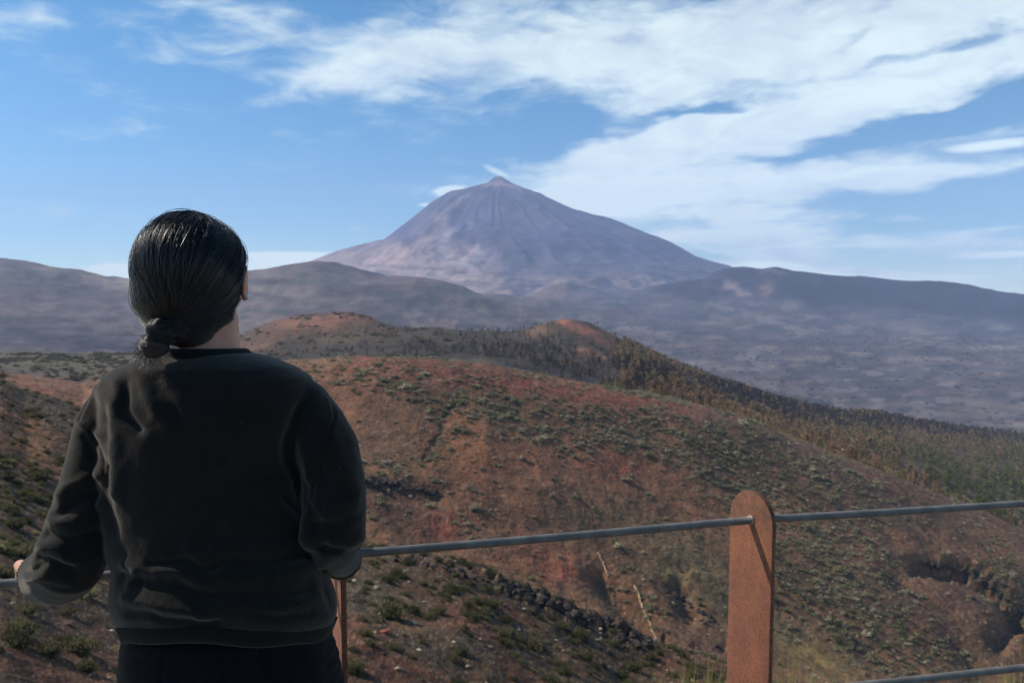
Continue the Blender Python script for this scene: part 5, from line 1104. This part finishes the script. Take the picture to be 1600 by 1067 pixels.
# --- trousers and shoes
def build_jeans():
    s = Soup(); rows = [(965, 206, 512, .108), (985, 200, 518, .112), (1010, 196, 524, .118), (1040, 194, 530, .124), (1070, 196, 534, .126), (1105, 200, 534, .122)]
    s.ring_loft([sup(Pt((a + b) / 2, y), (b - a) / 2 * M_, hd, 2.3, 48) for (y, a, b, hd) in rows])
    for sx, cx in ((-1, 283), (1, 447)):
        hip = Pt(cx, 1080, YC); kn = Vector((hip.x * .97, YC + .02, -1.13)); an = Vector((hip.x * .97, YC - .02, GROUND + .07))
        s.limb([hip + Vector((0, 0, .03)), hip + Vector((0, 0, -.06)), hip.lerp(kn, .5), kn, kn.lerp(an, .4), kn.lerp(an, .8), an], [.090, .094, .084, .067, .062, .054, .053], 28, False)
    me = fuse(s, .0042, 4, .5, 'jeans'); v = coords(me).astype(float); n = normals(me).astype(float); px, py = project(v[:, 0], v[:, 1], v[:, 2])
    d = (noise3(v[:, 0] * 8, v[:, 1] * 8, v[:, 2] * 12, 81) - .5) * .010 + (noise3(v[:, 0] * 20, v[:, 1] * 20, v[:, 2] * 36, 82) - .5) * .005
    d += smooth(500, 520, px) * (noise3(v[:, 0] * 12, v[:, 1] * 12, v[:, 2] * 95, 83) - .5) * .010
    for pts in ([(402, 1000), (424, 1067)], [(404, 1003), (500, 996)], [(262, 1000), (250, 1067)], [(345, 1000), (352, 1067)], [(206, 1010), (258, 1003)]): d += -.0022 * stroke(px, py, pts, 1.8) * (n[:, 1] < .2)
    v += n * d[:, None]; me.vertices.foreach_set('co', v.astype(np.float32).ravel()); me.update(); return me
DENIM = cloth_mat('black_denim', (.006, .006, .0075), (.008, .008, .010), .9, .06, 1400)
jeans = link_mesh('jeans', build_jeans(), DENIM, person)
def shoe(sx, cx):
    hip = Pt(cx, 1080, YC); an = Vector((hip.x * .97, YC - .02, GROUND)); s = Soup(); k = 28; rings = []
    for y, hw, h in ((-.085, .022, .06), (-.075, .032, .085), (-.03, .037, .095), (.03, .038, .08), (.09, .043, .06), (.14, .042, .045), (.175, .03, .035), (.188, .014, .028)):
        rings.append([an + Vector((sx * max(0, y) * .12 + math.cos(t) * hw, y, .012 + h * (.5 + .5 * math.sin(t)) if math.sin(t) > -.2 else .012)) for t in np.linspace(0, 2 * math.pi, k, endpoint=False)])
    s.ring_loft(rings); o = s.obj('shoe'); o.data.materials.append(SHOE); o.parent = person; o.data.polygons.foreach_set('use_smooth', [True] * len(o.data.polygons))
    s = Soup(); rings = []
    for z, g in ((0, 0), (.004, .002), (.018, .002), (.022, 0)):
        rings.append([an + Vector((sx * max(0, (yy := .05 + .14 * math.sin(t))) * .12 + math.cos(t) * (.040 + g) * (1 + .12 * math.sin(t)), yy, z)) for t in np.linspace(0, 2 * math.pi, 40, endpoint=False)])
    s.ring_loft(rings); q = s.obj('sole'); q.data.materials.append(SOLE); q.parent = o; q.data.polygons.foreach_set('use_smooth', [True] * len(q.data.polygons))
SHOE = simple_mat('shoe_canvas', (.02, .02, .02), (.03, .03, .03), 300, .8, .3, .001); SOLE = simple_mat('rubber_sole', (.6, .58, .55), (.5, .48, .45), 60, .7, .1, .001)
shoe(-1, 283); shoe(1, 447)

# --- earring
s = Soup(); ec = Pt(386.5, 463, 1.312); s.ball(ec, (.0042, .0042, .0042), 20, 14); er = s.obj('earring'); m, t, b = new_mat('pearl'); b.inputs['Base Color'].default_value = (.85, .82, .78, 1); b.inputs['Roughness'].default_value = .18; b.inputs['Coat Weight'].default_value = .6; er.data.materials.append(m); er.parent = person; er.data.polygons.foreach_set('use_smooth', [True] * len(er.data.polygons))

# --- hair: a base volume and thousands of strands drawn over it to a twisted knot at the nape
def hair_mat(name, root, rough=.34, tip=None):
    m, t, b = new_mat(name); a = t.n('ShaderNodeAttribute', attribute_name='Col'); t.l(a.outputs['Color'], b.inputs['Base Color']) if root is None else None
    if root is not None: b.inputs['Base Color'].default_value = (*root, 1)
    b.inputs['Roughness'].default_value = rough; b.inputs['Specular IOR Level'].default_value = .55; b.inputs['IOR'].default_value = 1.55; return m
HBASE = hair_mat('hair_base', (.006, .0052, .005), .55); HSTR = hair_mat('hair_strand', None, .36)
def hairvol():
    s = Soup(); hc = Pt(299, 426, 1.305)
    s.ball(hc, (.0810, .096, .0925), 40, 28)
    s.ball(Pt(288, 463, 1.29), (.0710, .080, .065), 36, 22)
    s.ball(Pt(312, 482, 1.295), (.050, .060, .048), 28, 18)
    s.ball(Pt(276, 498, 1.262), (.040, .046, .040), 28, 18); s.ball(Pt(292, 518, 1.262), (.040, .036, .022), 24, 16)
    me = fuse(s, .004, 10, .6, 'hair'); v = coords(me).astype(float); n = normals(me).astype(float)
    # open the face: push the front surface inside the head
    fc = np.array(HC + Vector((0, .02, -.02)))
    rel = v - fc; infr = smooth(.035, .06, rel[:, 1]) * (1 - smooth(.045, .062, rel[:, 2])) 
    v -= infr[:, None] * (rel * np.array([.42, .36, .2]))
    px, py = project(v[:, 0], v[:, 1], v[:, 2]); 
    # temple and ear on the right stay clear
    rt = smooth(.0, .03, v[:, 1] - HC.y + .012) * smooth(.02, .06, v[:, 0] - HC.x) * (1 - smooth(-.004, .022, v[:, 2] - HC.z)); v[:, 0] -= rt * .024
    me.vertices.foreach_set('co', v.astype(np.float32).ravel()); me.update(); return me, hc
hv_me, HCV = hairvol(); hair = link_mesh('hair', hv_me, HBASE, person)
def strands_mesh(paths, rad, cols, name, taper=True):
    """three-sided tubes: paths (n,m,3)"""
    Pn = np.array(paths); n, m, _ = Pn.shape; tg = np.gradient(Pn, axis=1); tg /= np.linalg.norm(tg, axis=2)[..., None] + 1e-9
    ref = np.array([.31, .77, .55]); u = np.cross(tg, ref); u /= np.linalg.norm(u, axis=2)[..., None] + 1e-9; w = np.cross(tg, u)
    tp = np.interp(np.linspace(0, 1, m), [0, .06, .8, 1], [.4, 1, 1, .25])[None, :, None]; R = np.asarray(rad)[:, None, None] * tp
    rings = np.stack([Pn + (u * math.cos(a) + w * math.sin(a)) * R for a in (0, 2.094, 4.189)], 2)          # n,m,3,3
    V = rings.reshape(-1, 3); base = (np.arange(n) * m * 3)[:, None, None] + (np.arange(m - 1) * 3)[None, :, None]
    f = np.concatenate([np.stack([base + j, base + (j + 1) % 3, base + 3 + (j + 1) % 3, base + 3 + j], -1) for j in range(3)], 2).reshape(-1, 4)
    return np_mesh(name, V, f, True, np.repeat(np.asarray(cols), m * 3, axis=0))
def build_strands():
    dg = bpy.context.evaluated_depsgraph_get(); bvh = BVHTree.FromPolygons([q.co.copy() for q in hv_me.vertices], [tuple(p.vertices) for p in hv_me.polygons])
    r = np.random.default_rng(77); c = Vector(HCV); knot = Pt(262, 516, 1.215); B = (knot - c).normalized(); paths = []; cols = []; rad = []
    A = Vector((.02, .62, .78)).normalized(); ax = (B - A).normalized(); e1 = (A + B); e1 = (Vector((0, -.2, 1)) - ax * Vector((0, -.2, 1)).dot(ax)).normalized(); e2 = ax.cross(e1)
    n = 6200; m = 20
    clump = r.uniform(0, 2 * math.pi, 150); clift = np.abs(r.normal(0, .0028, 150)); ctone = r.uniform(.45, 1.8, 150)
    for i in range(n):
        ci = r.integers(0, 150); ph = clump[ci] + r.normal(0, .022) if r.random() < .85 else r.uniform(0, 2 * math.pi)
        mid = (e1 * math.cos(ph) + e2 * math.sin(ph)).normalized()
        a0 = (A + Vector((r.normal(0, .30), 0, r.normal(0, .10))) + mid * r.uniform(.0, .35)).normalized(); b0 = (B + Vector((r.normal(0, .08), 0, r.normal(0, .06)))).normalized()
        if mid.y > .72 and mid.z < .35: continue
        lift = (abs(r.normal(0, .0011)) + .0003) if r.random() < .93 else r.uniform(.0015, .008); lift += clift[ci]; t0 = r.uniform(0, .45) if r.random() < .5 else 0.02; pth = []; wv = r.uniform(0, 6.28); wa = r.normal(0, .030)
        cur = None
        for t in np.linspace(t0, 1, m):
            d = (a0 * (1 - t) ** 2 + mid * 2.0 * t * (1 - t) * 1.25 + b0 * t * t).normalized(); d = (d + ax.cross(d) * wa * math.sin(t * 9 + wv)).normalized()
            hit_, nn, _, _ = bvh.ray_cast(c + d * .3, -d)
            if hit_ is None: hit_ = c + d * .09; nn = d
            pth.append(hit_ + nn * lift * math.sin(math.pi * min(1, t * 1.05)) ** .4 if t < .999 else hit_)
        paths.append([q[:] for q in pth]); rad.append(r.uniform(.00022, .00042)); k = r.random(); base = np.array([.014, .0100, .0078]) * r.uniform(.5, 1.5) * ctone[ci]
        if k < .13: base = np.array([.060, .036, .024]) * r.uniform(.6, 1.3)
        cols.append(base)
    # flyaways standing off the outline
    for i in range(260):
        d = Vector((r.normal(0, 1), r.normal(-.1, .5), r.normal(.35, .7))).normalized()
        if d.y > .6: continue
        p = c + d * .12; h_, nn, _, _ = bvh.ray_cast(c + d * .3, -d); 
        if h_ is None: continue
        tdir = (B - d * B.dot(d)).normalized(); side = d.cross(tdir); L = r.uniform(.015, .05); lift = r.uniform(.002, .009); cv = r.normal(0, .35); pth = []
        for t in np.linspace(0, 1, m): pth.append((h_ + tdir * L * t + side * L * cv * t * t + nn * (lift * math.sin(t * 2.4) + .0002))[:])
        paths.append(pth); rad.append(r.uniform(.00009, .00016)); cols.append(np.array([.03, .02, .015]))
    me = strands_mesh(paths, rad, cols, 'strands'); o = link_mesh('strands', me, HSTR, hair)
build_strands()
def bun():
    """two coils of twisted hair, the lower one browner with loose ends"""
    r = np.random.default_rng(99); root = None; allp = []; cols = []; rad = []
    coils = [(Pt(277, 508, 1.235), .023, Vector((.6, -.25, .75)), (.010, .0075, .0065), 900), (Pt(254, 517, 1.218), .0225, Vector((.5, -.5, .75)), (.010, .0075, .0065), 1000), (Pt(241, 539, 1.212), .0200, Vector((.3, -.5, .9)), (.042, .026, .019), 1000)]
    s = Soup()
    for (c, R, axis, col, n) in coils:
        axis = axis.normalized(); u = axis.cross(Vector((0, 1, 0))).normalized(); w = axis.cross(u); s.ball(c, (R * .84, R * .84, R * .72), 24, 16)
        for i in range(n):
            lat = r.uniform(-1.25, 1.25); ph = r.uniform(0, 6.28); sw = r.uniform(1.2, 2.6); rr0 = R * r.uniform(.96, 1.09); tw = r.normal(.5, .15); pth = []
            for t in np.linspace(0, 1, 14):
                a = ph + sw * t; la = lat + tw * (t - .5) * 1.4 + .10 * math.sin(a * 3); k = rr0 * (1 + .05 * math.sin(la * 7 + a)); pth.append((c + (u * math.cos(a) + w * math.sin(a)) * math.cos(la) * k + axis * math.sin(la) * k * .85)[:])
            allp.append(pth); rad.append(r.uniform(.0002, .0004)); b_ = np.array(col) * r.uniform(.5, 2.6); 
            if r.random() < .12: b_ = np.array([.07, .036, .024])
            cols.append(b_)
    for i in range(240):                                 # loose ends
        c, R = coils[2][0], coils[2][1]; a = r.normal(-2.0, .8); d = Vector((math.cos(a), r.normal(-.3, .3), math.sin(a) * .9)).normalized(); L = r.uniform(.006, .024); p = c + d * R * .95; cv = Vector((r.normal(0, .5), r.normal(0, .5), r.normal(-.2, .5))); pth = [(p + d * L * t + cv * L * t * t * .7)[:] for t in np.linspace(0, 1, 14)]
        allp.append(pth); rad.append(r.uniform(.00012, .00024)); cols.append(np.array([.055, .030, .020]) * r.uniform(.5, 1.4))
    o = s.obj('bun'); o.data.materials.append(HBASE); o.parent = hair; o.data.polygons.foreach_set('use_smooth', [True] * len(o.data.polygons))
    V_ = strands_mesh(allp, rad, cols, 'bun'); base = o.data; 
    # strands and core in one part
    bm = bmesh.new(); bm.from_mesh(V_); nv = len(bm.verts); bm.free(); va = coords(V_); cb = coords(base)
    fa = np.empty(len(V_.polygons) * 4, np.int32); V_.loops.foreach_get('vertex_index', fa); fb = [tuple(p.vertices) for p in base.polygons]; quads = np.array([q if len(q) == 4 else (q + (q[-1],))[:4] for q in fb if len(q) == 4])
    colr = np.empty(len(V_.vertices) * 4, np.float32); V_.color_attributes['Col'].data.foreach_get('color', colr)
    me = np_mesh('bun', np.concatenate([va, cb]), np.concatenate([fa.reshape(-1, 4), quads + len(va)]), True, np.concatenate([colr.reshape(-1, 4)[:, :3], np.tile([.006, .0052, .005], (len(cb), 1))])); me.materials.append(HSTR); o.data = me
bun()
print('person done')
